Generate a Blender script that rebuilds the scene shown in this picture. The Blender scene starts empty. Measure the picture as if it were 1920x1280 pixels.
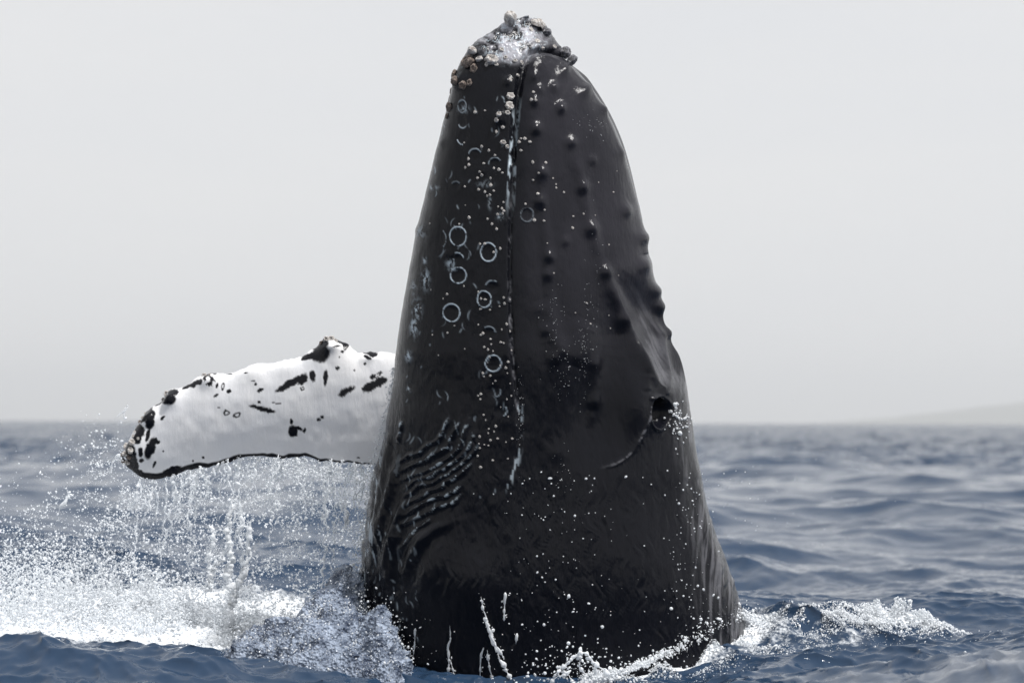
import bpy, math
import numpy as np
from mathutils import Vector

rng = np.random.default_rng(11)
scene = bpy.context.scene
col = scene.collection

# ------------------------------------------------------------------ camera
F = 4200.0            # focal length in pixels of a 1920 wide frame
DIST, CAMH = 14.0, 1.40
PITCH = math.radians(2.07)
ROLL = math.radians(-0.22)
cam_d = bpy.data.cameras.new("camera")
cam = bpy.data.objects.new("camera", cam_d)
col.objects.link(cam)
cam_d.sensor_width = 36.0
cam_d.lens = F / 1920 * 36.0
cam_d.clip_start, cam_d.clip_end = 0.1, 80000
cam.location = (0, -DIST, CAMH)
cam.rotation_euler = (math.pi / 2 + PITCH, ROLL, 0)
cam_d.dof.use_dof = True
cam_d.dof.focus_distance = DIST - 0.55
cam_d.dof.aperture_fstop = 1.7
scene.camera = cam
bpy.context.view_layer.update()
MW = np.array(cam.matrix_world)
RCW = MW[:3, :3]
CPOS = MW[:3, 3]

# ------------------------------------------------------------------ sky, sun, exposure
SUN = Vector((0.42, -0.24, 0.92)).normalized()
world = bpy.data.worlds.new("World")
scene.world = world
world.use_nodes = True
nt = world.node_tree
nt.nodes.clear()
out = nt.nodes.new("ShaderNodeOutputWorld")
bg = nt.nodes.new("ShaderNodeBackground")
sky = nt.nodes.new("ShaderNodeTexSky")
sky.sky_type = 'NISHITA'
sky.sun_disc = False
sky.sun_elevation = math.asin(SUN.z)
sky.sun_rotation = math.atan2(SUN.x, SUN.y)
sky.dust_density = 3.0
tc = nt.nodes.new("ShaderNodeTexCoord")
mp = nt.nodes.new("ShaderNodeMapping")
mp.inputs["Scale"].default_value = (1.6, 1.6, 9.0)
cl = nt.nodes.new("ShaderNodeTexNoise")
cl.inputs["Scale"].default_value = 1.7
cl.inputs["Detail"].default_value = 4
ramp = nt.nodes.new("ShaderNodeValToRGB")     # thin high overcast: soft grey veil
ramp.color_ramp.elements[0].position = 0.3
ramp.color_ramp.elements[0].color = (8.1, 8.2, 8.42, 1)
ramp.color_ramp.elements[1].position = 0.62
ramp.color_ramp.elements[1].color = (8.45, 8.47, 8.55, 1)
mix = nt.nodes.new("ShaderNodeMixRGB")
mix.inputs[0].default_value = 0.95
nt.links.new(tc.outputs["Generated"], mp.inputs["Vector"])
nt.links.new(mp.outputs[0], cl.inputs["Vector"])
nt.links.new(cl.outputs["Fac"], ramp.inputs[0])
nt.links.new(sky.outputs[0], mix.inputs[1])
nt.links.new(ramp.outputs[0], mix.inputs[2])
nt.links.new(mix.outputs[0], bg.inputs[0])
bg.inputs[1].default_value = 0.1
nt.links.new(bg.outputs[0], out.inputs[0])

sun_d = bpy.data.lights.new("sun", 'SUN')
sun_d.energy = 5.0
sun_d.angle = math.radians(3.0)
sun_d.color = (1.0, 0.98, 0.96)
sun = bpy.data.objects.new("sun", sun_d)
col.objects.link(sun)
sun.rotation_euler = (-SUN).to_track_quat('-Z', 'Y').to_euler()
scene.view_settings.view_transform = 'Standard'
scene.view_settings.look = 'None'
scene.view_settings.exposure = 0.0
scene.view_settings.gamma = 1.0
scene.render.engine = 'CYCLES'
scene.cycles.use_denoising = True
scene.cycles.max_bounces = 8
scene.cycles.transmission_bounces = 6
scene.cycles.sample_clamp_direct = 8
scene.cycles.sample_clamp_indirect = 4
scene.cycles.caustics_reflective = False
scene.cycles.caustics_refractive = False


# ------------------------------------------------------------------ helpers
def project(P):
    q = (P - CPOS) @ RCW
    d = -q[:, 2]
    return 960 + q[:, 0] / d * F, 640 - q[:, 1] / d * F, d


def unproject(px, py, y):
    """world point on the photograph's sight line at world depth y"""
    px, py, y = np.broadcast_arrays(np.asarray(px, float), np.asarray(py, float), np.asarray(y, float))
    v = np.stack([(px - 960) / F, (640 - py) / F, -np.ones_like(px)], -1) @ RCW.T
    t = (y - CPOS[1]) / v[..., 1]
    return CPOS + v * t[..., None]


T2 = np.random.default_rng(3).random((256, 256))
T3 = np.random.default_rng(4).random((64, 64, 64))


def vnoise(x, y):
    xi, yi = np.floor(x).astype(int), np.floor(y).astype(int)
    fx, fy = x - xi, y - yi
    fx, fy = fx * fx * (3 - 2 * fx), fy * fy * (3 - 2 * fy)
    a = T2[xi & 255, yi & 255]; b = T2[(xi + 1) & 255, yi & 255]
    c = T2[xi & 255, (yi + 1) & 255]; d = T2[(xi + 1) & 255, (yi + 1) & 255]
    return (a * (1 - fx) + b * fx) * (1 - fy) + (c * (1 - fx) + d * fx) * fy


def fbm(x, y, o=4, g=0.5):
    s, a, n = 0, 1.0, 0
    for k in range(o):
        s = s + a * vnoise(x * 2 ** k + 17.3 * k, y * 2 ** k - 9.1 * k); n += a; a *= g
    return s / n


def vnoise3(P):
    i = np.floor(P).astype(int)
    f = P - i
    f = f * f * (3 - 2 * f)
    i0, i1 = i & 63, (i + 1) & 63
    r = 0
    for a in (0, 1):
        for b in (0, 1):
            for c in (0, 1):
                w = (f[:, 0] if a else 1 - f[:, 0]) * (f[:, 1] if b else 1 - f[:, 1]) * (f[:, 2] if c else 1 - f[:, 2])
                r = r + w * T3[(i1 if a else i0)[:, 0], (i1 if b else i0)[:, 1], (i1 if c else i0)[:, 2]]
    return r


def fbm3(P, o=3, g=0.5):
    s, a, n = 0, 1.0, 0
    for k in range(o):
        s = s + a * vnoise3(P * 2 ** k + 5.7 * k); n += a; a *= g
    return s / n


def sstep(a, b, x):
    t = np.clip((x - a) / (b - a), 0, 1)
    return t * t * (3 - 2 * t)


def mesh_from(name, V, Fc, mats, smooth=True, colors=None, floats=None, midx=None):
    me = bpy.data.meshes.new(name)
    V = np.asarray(V, np.float32)
    Fc = np.asarray(Fc, np.int32)
    k = Fc.shape[1]
    me.vertices.add(len(V))
    me.vertices.foreach_set("co", V.ravel())
    me.loops.add(Fc.size)
    me.loops.foreach_set("vertex_index", Fc.ravel())
    me.polygons.add(len(Fc))
    me.polygons.foreach_set("loop_start", np.arange(len(Fc), dtype=np.int32) * k)
    me.polygons.foreach_set("loop_total", np.full(len(Fc), k, np.int32))
    me.polygons.foreach_set("use_smooth", np.full(len(Fc), smooth, bool))
    for m in mats:
        me.materials.append(m)
    if midx is not None:
        me.polygons.foreach_set("material_index", np.asarray(midx, np.int32))
    if colors is not None:
        for n, c in colors.items():
            at = me.attributes.new(n, 'FLOAT_COLOR', 'POINT')
            at.data.foreach_set("color", np.asarray(c, np.float32).ravel())
    if floats is not None:
        for n, c in floats.items():
            at = me.attributes.new(n, 'FLOAT', 'POINT')
            at.data.foreach_set("value", np.asarray(c, np.float32).ravel())
    me.update(calc_edges=True)
    me.validate()
    return me


def add_obj(name, me, parent=None, **props):
    o = bpy.data.objects.new(name, me)
    col.objects.link(o)
    if parent is not None:
        o.parent = parent
    for k, v in props.items():
        o[k] = v
    return o


def grid_faces(nr, nc, wrap=False):
    r = np.arange(nr - 1)[:, None]
    c = np.arange(nc if wrap else nc - 1)[None, :]
    c2 = (c + 1) % nc
    return np.stack([r * nc + c, r * nc + c2, (r + 1) * nc + c2, (r + 1) * nc + c], -1).reshape(-1, 4)


def poly_dist(px, py, pts):
    """distance to a polyline, signed side and running parameter (0..1)"""
    pts = np.asarray(pts, float)
    for _ in range(2):                       # round the corners
        if len(pts) > 2:
            a_, b_ = pts[:-1], pts[1:]
            pts = np.vstack([pts[:1], np.stack([a_ * .75 + b_ * .25, a_ * .25 + b_ * .75], 1).reshape(-1, 2), pts[-1:]])
    seg = np.diff(pts, axis=0)
    L = np.hypot(seg[:, 0], seg[:, 1])
    cum = np.concatenate([[0], np.cumsum(L)])
    best = np.full(px.shape, 1e9); side = np.zeros(px.shape); par = np.zeros(px.shape)
    for i in range(len(seg)):
        dx, dy = px - pts[i, 0], py - pts[i, 1]
        t = np.clip((dx * seg[i, 0] + dy * seg[i, 1]) / (L[i] ** 2 + 1e-9), 0, 1)
        ex, ey = dx - t * seg[i, 0], dy - t * seg[i, 1]
        d = np.hypot(ex, ey)
        m = d < best
        best[m] = d[m]
        side[m] = np.sign(seg[i, 0] * dy - seg[i, 1] * dx)[m]
        par[m] = ((cum[i] + t * L[i]) / cum[-1])[m]
    return best, side, par


# ------------------------------------------------------------------ materials
def new_mat(name):
    m = bpy.data.materials.new(name)
    m.use_nodes = True
    t = m.node_tree
    return m, t, t.nodes["Principled BSDF"]


def N(t, kind, **kw):
    n = t.nodes.new(kind)
    for k, v in kw.items():
        if k in n.inputs:
            n.inputs[k].default_value = v
        else:
            setattr(n, k, v)
    return n


def mat_water():
    m, t, b = new_mat("sea_water")
    b.inputs["IOR"].default_value = 1.33
    b.inputs["Roughness"].default_value = 0.045
    geo = N(t, "ShaderNodeNewGeometry")
    n1 = N(t, "ShaderNodeTexNoise", Scale=11.0, Detail=6.0, Roughness=0.6)
    bump = N(t, "ShaderNodeBump", Strength=0.07, Distance=0.05)
    t.links.new(geo.outputs["Position"], n1.inputs["Vector"])
    t.links.new(n1.outputs["Fac"], bump.inputs["Height"])
    n0 = N(t, "ShaderNodeTexNoise", Scale=1.3, Detail=3.0)
    t.links.new(geo.outputs["Position"], n0.inputs["Vector"])
    bump0 = N(t, "ShaderNodeBump", Strength=0.5, Distance=0.35)
    sxyz = N(t, "ShaderNodeSeparateXYZ")                      # rougher water in the open, away from the slick
    t.links.new(geo.outputs["Position"], sxyz.inputs[0])
    offs = N(t, "ShaderNodeMapRange")
    offs.inputs["From Min"].default_value = 50.0; offs.inputs["From Max"].default_value = 170.0
    offs.inputs["To Min"].default_value = 0.06; offs.inputs["To Max"].default_value = 9.0
    t.links.new(sxyz.outputs["Y"], offs.inputs["Value"])
    t.links.new(offs.outputs[0], bump0.inputs["Distance"])
    t.links.new(n0.outputs["Fac"], bump0.inputs["Height"])
    t.links.new(bump0.outputs[0], bump.inputs["Normal"])
    t.links.new(bump.outputs[0], b.inputs["Normal"])
    b.inputs["Base Color"].default_value = (0.017, 0.036, 0.070, 1)
    # foam cover: attribute against a broken bubbly pattern
    at = N(t, "ShaderNodeAttribute", attribute_name="foam")
    v = N(t, "ShaderNodeTexNoise", Scale=7.0, Detail=8.0, Roughness=0.72)
    t.links.new(geo.outputs["Position"], v.inputs["Vector"])
    add = N(t, "ShaderNodeMath", operation='ADD')
    t.links.new(at.outputs["Fac"], add.inputs[0])
    t.links.new(v.outputs["Fac"], add.inputs[1])
    rp = N(t, "ShaderNodeMapRange")
    rp.inputs["From Min"].default_value = 0.92
    rp.inputs["From Max"].default_value = 1.12
    t.links.new(add.outputs[0], rp.inputs["Value"])
    foam = N(t, "ShaderNodeBsdfPrincipled")
    foam.inputs["Base Color"].default_value = (0.80, 0.83, 0.86, 1)
    foam.inputs["Roughness"].default_value = 0.7
    b2 = N(t, "ShaderNodeBump", Strength=0.8, Distance=0.03)
    v2 = N(t, "ShaderNodeTexVoronoi", Scale=45.0)
    t.links.new(geo.outputs["Position"], v2.inputs["Vector"])
    t.links.new(v2.outputs["Distance"], b2.inputs["Height"])
    t.links.new(b2.outputs[0], foam.inputs["Normal"])
    mx = N(t, "ShaderNodeMixShader")
    t.links.new(rp.outputs[0], mx.inputs[0])
    t.links.new(b.outputs[0], mx.inputs[1])
    t.links.new(foam.outputs[0], mx.inputs[2])
    t.links.new(mx.outputs[0], t.nodes["Material Output"].inputs[0])
    return m


def mat_drops(name, white, trans):
    """spray: white aerated water (white) with clear glassy drops (trans) mixed in"""
    m, t, b = new_mat(name)
    b.inputs["Base Color"].default_value = (0.93, 0.95, 0.97, 1)
    b.inputs["Roughness"].default_value = 0.15
    b.inputs["IOR"].default_value = 1.33
    b.inputs["Transmission Weight"].default_value = trans
    tr = N(t, "ShaderNodeBsdfTranslucent")
    tr.inputs[0].default_value = (0.94, 0.96, 0.98, 1)
    mx = N(t, "ShaderNodeMixShader")
    mx.inputs[0].default_value = white
    t.links.new(b.outputs[0], mx.inputs[1])
    t.links.new(tr.outputs[0], mx.inputs[2])
    t.links.new(mx.outputs[0], t.nodes["Material Output"].inputs[0])
    return m


def mat_skin():
    m, t, b = new_mat("wet_whale_skin")
    at = N(t, "ShaderNodeAttribute", attribute_name="mark")
    sep = N(t, "ShaderNodeSeparateColor")
    t.links.new(at.outputs["Color"], sep.inputs[0])
    geo = N(t, "ShaderNodeTexCoord")
    mp = N(t, "ShaderNodeMapping")
    mp.inputs["Scale"].default_value = (1, 1, 0.35)
    t.links.new(geo.outputs["Object"], mp.inputs["Vector"])
    n = N(t, "ShaderNodeTexNoise", Scale=6.0, Detail=6.0, Roughness=0.6)
    t.links.new(mp.outputs[0], n.inputs["Vector"])
    base = N(t, "ShaderNodeMixRGB")
    base.inputs[1].default_value = (0.0034, 0.0038, 0.0064, 1)
    base.inputs[2].default_value = (0.0074, 0.0078, 0.0106, 1)
    t.links.new(n.outputs["Fac"], base.inputs[0])
    tone = N(t, "ShaderNodeMixRGB", blend_type='ADD')        # browner skin of the upper jaw
    tone.inputs[2].default_value = (0.0150, 0.0140, 0.0168, 1)
    t.links.new(at.outputs["Alpha"], tone.inputs[0])
    t.links.new(base.outputs[0], tone.inputs[1])
    base = tone
    # scuffed grey skin and painted wet sheen, pale scars and highlights, white flipper skin
    fine = N(t, "ShaderNodeTexNoise", Scale=60.0, Detail=5.0, Roughness=0.7)
    t.links.new(geo.outputs["Object"], fine.inputs["Vector"])
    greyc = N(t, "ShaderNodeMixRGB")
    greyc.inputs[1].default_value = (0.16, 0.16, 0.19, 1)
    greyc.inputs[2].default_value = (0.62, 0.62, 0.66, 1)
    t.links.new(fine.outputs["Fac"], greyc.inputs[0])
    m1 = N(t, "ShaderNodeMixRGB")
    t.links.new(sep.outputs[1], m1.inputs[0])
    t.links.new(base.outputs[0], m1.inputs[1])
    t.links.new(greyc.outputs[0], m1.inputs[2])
    m2 = N(t, "ShaderNodeMixRGB")
    m2.inputs[2].default_value = (0.52, 0.60, 0.66, 1)
    t.links.new(sep.outputs[0], m2.inputs[0])
    t.links.new(m1.outputs[0], m2.inputs[1])
    wn = N(t, "ShaderNodeTexNoise", Scale=5.0, Detail=5.0)
    t.links.new(geo.outputs["Object"], wn.inputs["Vector"])
    wc = N(t, "ShaderNodeMixRGB")
    wc.inputs[1].default_value = (0.70, 0.71, 0.74, 1)
    wc.inputs[2].default_value = (0.80, 0.79, 0.78, 1)
    t.links.new(wn.outputs["Fac"], wc.inputs[0])
    m3 = N(t, "ShaderNodeMixRGB")
    t.links.new(sep.outputs[2], m3.inputs[0])
    t.links.new(m2.outputs[0], m3.inputs[1])
    t.links.new(wc.outputs[0], m3.inputs[2])
    t.links.new(m3.outputs[0], b.inputs["Base Color"])
    rg = N(t, "ShaderNodeMapRange")
    rg.inputs["To Min"].default_value = 0.08
    rg.inputs["To Max"].default_value = 0.24
    t.links.new(n.outputs["Fac"], rg.inputs["Value"])
    t.links.new(rg.outputs[0], b.inputs["Roughness"])
    b.inputs["IOR"].default_value = 1.33
    b.inputs["Specular IOR Level"].default_value = 0.35
    mp2 = N(t, "ShaderNodeMapping")
    mp2.inputs["Scale"].default_value = (1, 1, 0.22)
    t.links.new(geo.outputs["Object"], mp2.inputs["Vector"])
    bn = N(t, "ShaderNodeTexNoise", Scale=38.0, Detail=6.0, Roughness=0.65)
    t.links.new(mp2.outputs[0], bn.inputs["Vector"])
    bump = N(t, "ShaderNodeBump", Strength=0.22, Distance=0.02)
    t.links.new(bn.outputs["Fac"], bump.inputs["Height"])
    t.links.new(bump.outputs[0], b.inputs["Normal"])
    return m


def mat_noise(name, c1, c2, scale, rough, bumpd=0.0):
    m, t, b = new_mat(name)
    co = N(t, "ShaderNodeTexCoord")
    n = N(t, "ShaderNodeTexNoise", Scale=scale, Detail=5.0, Roughness=0.65)
    t.links.new(co.outputs["Object"], n.inputs["Vector"])
    rp = N(t, "ShaderNodeValToRGB")
    rp.color_ramp.elements[0].position = 0.36
    rp.color_ramp.elements[0].color = (*c1, 1)
    rp.color_ramp.elements[1].position = 0.62
    rp.color_ramp.elements[1].color = (*c2, 1)
    t.links.new(n.outputs["Fac"], rp.inputs[0])
    t.links.new(rp.outputs[0], b.inputs["Base Color"])
    b.inputs["Roughness"].default_value = rough
    if bumpd:
        bp = N(t, "ShaderNodeBump", Strength=0.6, Distance=bumpd)
        t.links.new(n.outputs["Fac"], bp.inputs["Height"])
        t.links.new(bp.outputs[0], b.inputs["Normal"])
    return m


M_WATER = mat_water()
M_SKIN = mat_skin()
M_DROP = mat_drops("spray_water", 0.45, 0.0)
M_CLEAR = mat_drops("clear_drops", 0.40, 0.2)
M_EYE = mat_noise("eye", (0.003, 0.003, 0.004), (0.006, 0.006, 0.007), 8, 0.3)
M_BARN = mat_noise("barnacle_shell", (0.34, 0.29, 0.26), (0.86, 0.84, 0.81), 1.7, 0.4, 0.3)
M_BARN_BROWN = mat_noise("barnacle_brown", (0.035, 0.025, 0.022), (0.40, 0.32, 0.27), 2.2, 0.5, 0.3)
M_BARN_DARK = mat_noise("barnacle_dark", (0.015, 0.014, 0.016), (0.33, 0.33, 0.36), 1.4, 0.3, 0.1)

# ------------------------------------------------------------------ sea


def ocean_tile(n, L, wind, hs, cut, seed, spread=2):
    r = np.random.default_rng(seed)
    k = np.fft.fftfreq(n, L / n) * 2 * np.pi
    kx, ky = np.meshgrid(k, k, indexing='ij')
    kk = np.hypot(kx, ky); kk[0, 0] = 1
    Lw = wind ** 2 / 9.81
    wd = np.array([-0.35, -0.94])
    cosf = (kx * wd[0] + ky * wd[1]) / kk
    P = np.exp(-1 / (kk * Lw) ** 2) / kk ** 4 * (0.12 + np.abs(cosf) ** spread) * np.exp(-(kk * cut) ** 2)
    P[0, 0] = 0
    h = np.sqrt(P) * (r.normal(size=(n, n)) + 1j * r.normal(size=(n, n)))
    H = np.fft.ifft2(h).real
    dx = np.fft.ifft2(1j * kx / kk * h).real
    dy = np.fft.ifft2(1j * ky / kk * h).real
    s = hs / H.std()
    return H * s, dx * s, dy * s, L, n


def sample(A, L, n, x, y):
    u, v = x / L * n, y / L * n
    ui, vi = np.floor(u).astype(int), np.floor(v).astype(int)
    fu, fv = u - ui, v - vi
    a = A[ui % n, vi % n]; b = A[(ui + 1) % n, vi % n]
    c = A[ui % n, (vi + 1) % n]; d = A[(ui + 1) % n, (vi + 1) % n]
    return (a * (1 - fu) + b * fu) * (1 - fv) + (c * (1 - fu) + d * fu) * fv


TILES = [ocean_tile(512, 97.0, 5.0, 0.125, 0.12, 1), ocean_tile(512, 23.0, 2.6, 0.056, 0.12, 2, 4), ocean_tile(512, 7.3, 1.35, 0.012, 0.02, 9, 3), ocean_tile(256, 2.3, 0.7, 0.0065, 0.008, 5, 1)]


def G(x, y, cx, cy, sx, sy, a, rot=0.0):
    c, s = math.cos(rot), math.sin(rot)
    dx, dy = x - cx, y - cy
    u, v = dx * c + dy * s, -dx * s + dy * c
    return a * np.exp(-(u / sx) ** 2 - (v / sy) ** 2)


def calm(x, y):            # the whale's own water: less chop right beside the body
    return 1 - 0.65 * np.exp(-((x / 3.2) ** 2 + ((y + 0.4) / 2.0) ** 2) ** 2)


def local_height(x, y):
    h = G(x, y, 0.0, -1.35, 0.85, 0.7, -0.17)              # trough in front of the throat
    h = h + G(x, y, 1.75, 0.05, 0.75, 0.42, 0.19, -0.12)   # pile-up on the right
    h = h + G(x, y, 2.55, -0.15, 0.5, 0.35, 0.07)
    h = h + G(x, y, -3.3, -1.25, 1.5, 0.42, 0.20, -0.10)   # wave in front on the left
    h = h + G(x, y, -1.6, -0.9, 0.9, 0.4, 0.02)
    h = h + G(x, y, -2.6, 0.7, 1.6, 0.6, 0.07)
    return h


def foam_cover(x, y):
    f = G(x, y, -3.1, 1.0, 2.2, 1.2, 0.95) + G(x, y, -1.3, 0.6, 0.9, 1.0, 0.5)
    f = f + G(x, y, 1.40, -0.12, 0.50, 0.28, 0.56, 0.25) + G(x, y, 2.45, -0.05, 0.38, 0.24, 0.85, -0.2)
    f = f + G(x, y, 0.75, -0.85, 0.55, 0.22, 0.75, 0.75)
    f = f + G(x, y, 1.4, -0.75, 0.7, 0.22, 0.36, 0.15) + G(x, y, 2.0, -0.45, 0.9, 0.16, 0.36, -0.1)
    f = f - G(x, y, -1.9, -0.9, 0.6, 0.45, 0.9) - G(x, y, -3.2, -1.5, 2.4, 0.75, 0.9)
    return np.clip(f, 0, 1)


def sea_surface(x, y):
    d = np.hypot(x, y + DIST)
    c = calm(x, y)
    w = [1.0 * np.ones_like(d), np.clip(140 / (d + 1), 0, 1), np.clip(24 / (d + 1) - .1, 0, 1), np.clip(2.8 - d / 11, 0, 1)]
    cs = [c, c, 1.0 + 1.9 * (1 - c), 1.0 + 0.6 * sstep(0.2, -1.0, y) * sstep(-6, -3, y)]
    X, Y, Z = x.copy(), y.copy(), np.zeros_like(x)
    for (H, dx, dy, L, n), wk, c, ch in zip(TILES, w, cs, (1.2, 1.5, 1.1, 1.0)):
        Z += sample(H, L, n, x, y) * wk * c
        X += ch * sample(dx, L, n, x, y) * wk * c
        Y += ch * sample(dy, L, n, x, y) * wk * c
    f = foam_cover(x, y)
    Z += local_height(x, y)
    near = d < 25
    rough = np.zeros_like(x)
    rough[near] = fbm(x[near] * 6, y[near] * 9, 4, 0.6) - 0.5
    Z += f * rough * 0.20
    return X, Y, Z, f


def build_sea():
    un = np.linspace(-4.2, 4.2, 560)
    wing = 4.2 + 0.02 * (np.exp(np.linspace(0, 9.2, 46)) - 1)[1:]
    u = np.concatenate([-wing[::-1], un, wing])
    near = np.arange(-2.2, 3.6, 0.0165)
    far = [3.6]
    while far[-1] < 39000:
        far.append(far[-1] + 0.018 + 0.0052 * far[-1] + 0.0000012 * far[-1] ** 2)
    back = [-2.2]
    while back[-1] > -400:
        back.append(back[-1] - 0.03 - 0.10 * (-2.2 - back[-1]))
    v = np.concatenate([np.array(back[::-1])[:-1], near, np.array(far)[0:]])
    v = np.unique(np.round(v, 5))
    U, Vv = np.meshgrid(u, v)
    fan = 1 + np.maximum(0, Vv - 3.0) / 15.0
    x, y = (22000 * np.tanh(U * fan / 22000)).ravel(), Vv.ravel()
    X, Y, Z, f = sea_surface(x, y)
    P = np.stack([X, Y, Z], -1)
    me = mesh_from("sea", P, grid_faces(len(v), len(u)), [M_WATER], floats={"foam": f})
    add_obj("sea", me, kind="structure", label="choppy dark blue sea with pale sky reflections out to the horizon", category="sea")
    print("sea verts", len(P))


build_sea()

# ------------------------------------------------------------------ whale body
EDGE = np.array([  # photograph row, left outline, right outline
    [1700, 640, 1440], [1400, 655, 1425], [1280, 668, 1412], [1200, 672, 1402], [1140, 675, 1391], [1100, 676, 1380], [1050, 679, 1362], [1000, 684, 1342],
    [950, 691, 1326], [900, 698, 1313], [860, 708, 1305], [800, 721, 1298], [740, 734, 1291], [700, 739, 1284], [670, 741, 1276], [650, 744, 1265], [630, 747, 1253], [590, 754, 1241],
    [560, 760, 1236], [500, 770, 1222], [440, 781, 1208], [380, 796, 1193], [320, 810, 1178], [270, 822, 1163], [230, 832, 1146], [200, 840, 1130],
    [160, 851, 1103], [130, 861, 1079], [110, 872, 1065], [95, 884, 1056], [80, 900, 1044], [65, 920, 1034], [52, 940, 1028], [44, 960, 1022], [39, 975, 1012], [37, 985, 1000], [36, 991, 994]], float)


def smooth_interp(xq, xs, ys):
    """monotone cubic through points sorted by xs"""
    o = np.argsort(xs); xs, ys = xs[o], ys[o]
    h = np.diff(xs); dlt = np.diff(ys) / h
    m = np.zeros_like(ys)
    m[1:-1] = np.where(dlt[1:] * dlt[:-1] > 0, 2 * dlt[1:] * dlt[:-1] / (dlt[1:] + dlt[:-1] + 1e-12), 0)
    m[0], m[-1] = dlt[0], dlt[-1]
    i = np.clip(np.searchsorted(xs, xq) - 1, 0, len(h) - 1)
    t = (xq - xs[i]) / h[i]
    return ((1 + 2 * t) * (1 - t) ** 2 * ys[i] + t * (1 - t) ** 2 * h[i] * m[i] + t * t * (3 - 2 * t) * ys[i + 1] + t * t * (t - 1) * h[i] * m[i + 1])


MOUTH = [(1012, 101), (995, 106), (984, 120), (977, 150), (970, 190), (966, 240), (962, 300), (957, 400), (955, 500), (957, 600), (962, 680), (969, 740), (972, 790), (970, 840),
         (961, 890), (935, 930), (900, 955), (850, 972), (812, 992), (785, 1035), (765, 1090)]
RIM = [(1000, 103), (1020, 100), (1045, 108), (1072, 128), (1100, 157), (1124, 190), (1142, 222), (1158, 258), (1172, 300), (1184, 345), (1196, 395), (1206, 440), (1214, 490)]
BUMPS = [  # tubercles on the upper jaw: column, row, radius, height(m)
    (1055, 135, 9, .022), (999, 148, 8, .016), (1037, 166, 8, .016), (1094, 173, 11, .024), (1000, 191, 9, .020), (1010, 171, 9, .016), (1050, 205, 9, .024),
    (1131, 206, 10, .026), (1005, 243, 10, .026), (1070, 268, 10, .022), (1007, 124, 20, .018), (1168, 285, 12, .022), (950, 155, 9, .018), (938, 222, 14, .022),
    (1018, 324, 11, .024), (1093, 352, 10, .024), (1013, 378, 11, .024), (1174, 395, 12, .026), (1108, 428, 12, .030), (1204, 447, 11, .030), (1208, 497, 12, .030),
    (1135, 509, 12, .032), (1030, 481, 9, .022), (1027, 515, 9, .018), (1232, 545, 11, .032), (1237, 575, 12, .036), (1250, 626, 11, .036), (1172, 600, 11, .024),
    (1021, 620, 12, .020), (1052, 655, 12, .020), (1122, 680, 12, .022), (1122, 752, 12, .020), (1040, 672, 10, .016), (1110, 300, 9, .014), (1062, 452, 9, .012),
    (1060, 92, 12, .030), (905, 320, 8, .008), (870, 345, 8, .006), (825, 268, 8, .010), (784, 432, 8, .010),
    (1010, 40, 15, .02), (905, 95, 14, .02), (862, 150, 16, .028), (1044, 850, 16, .012)]
RINGS = [  # round scars left by old barnacles: column, row, rx, ry, strength, open from/to (turns)
    (859, 443, 15, 18, 1.0, 0, 0), (826, 448, 11, 16, .45, .8, 1.2), (916, 473, 15, 17, 1.0, 0, 0), (857, 489, 13, 15, .8, .05, .3), (838, 493, 13, 17, .7, .9, 1.1),
    (859, 516, 15, 15, 1.0, 0, 0), (908, 561, 13, 15, .95, 0, 0), (924, 539, 13, 13, .55, .15, .45), (846, 586, 16, 16, 1.0, 0, 0), (916, 624, 13, 12, .5, .0, .35),
    (925, 681, 15, 15, 1.1, 0, 0), (926, 732, 13, 12, .5, .8, 1.05), (937, 769, 13, 12, .65, .85, 1.1), (868, 228, 9, 13, .5, .6, .9), (868, 258, 11, 14, .8, .55, .75),
    (891, 293, 12, 14, .6, .1, .45), (928, 309, 12, 13, .45, .1, .5), (988, 402, 12, 13, .25, 0, 0), (867, 200, 8, 12, .45, 0, 0), (855, 350, 9, 9, .25, .1, .4)]
PLEATS = [[(736, 872), (766, 854), (804, 835), (830, 816), (845, 779)], [(736, 910), (774, 889), (811, 880), (841, 857), (868, 824), (879, 779)],
          [(740, 940), (778, 914), (822, 899), (852, 884), (882, 850), (898, 824)], [(751, 974), (785, 947), (830, 929), (856, 917), (871, 899)],
          [(742, 1040), (765, 1010), (790, 985), (815, 972)], [(742, 830), (745, 800), (752, 785)]]


def resample(p, n=7):
    p = np.array(p, float)
    L = np.concatenate([[0], np.cumsum(np.hypot(*np.diff(p, axis=0).T))])
    q = np.linspace(0, L[-1], n)
    return np.stack([np.interp(q, L, p[:, 0]), np.interp(q, L, p[:, 1])], -1)


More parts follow.
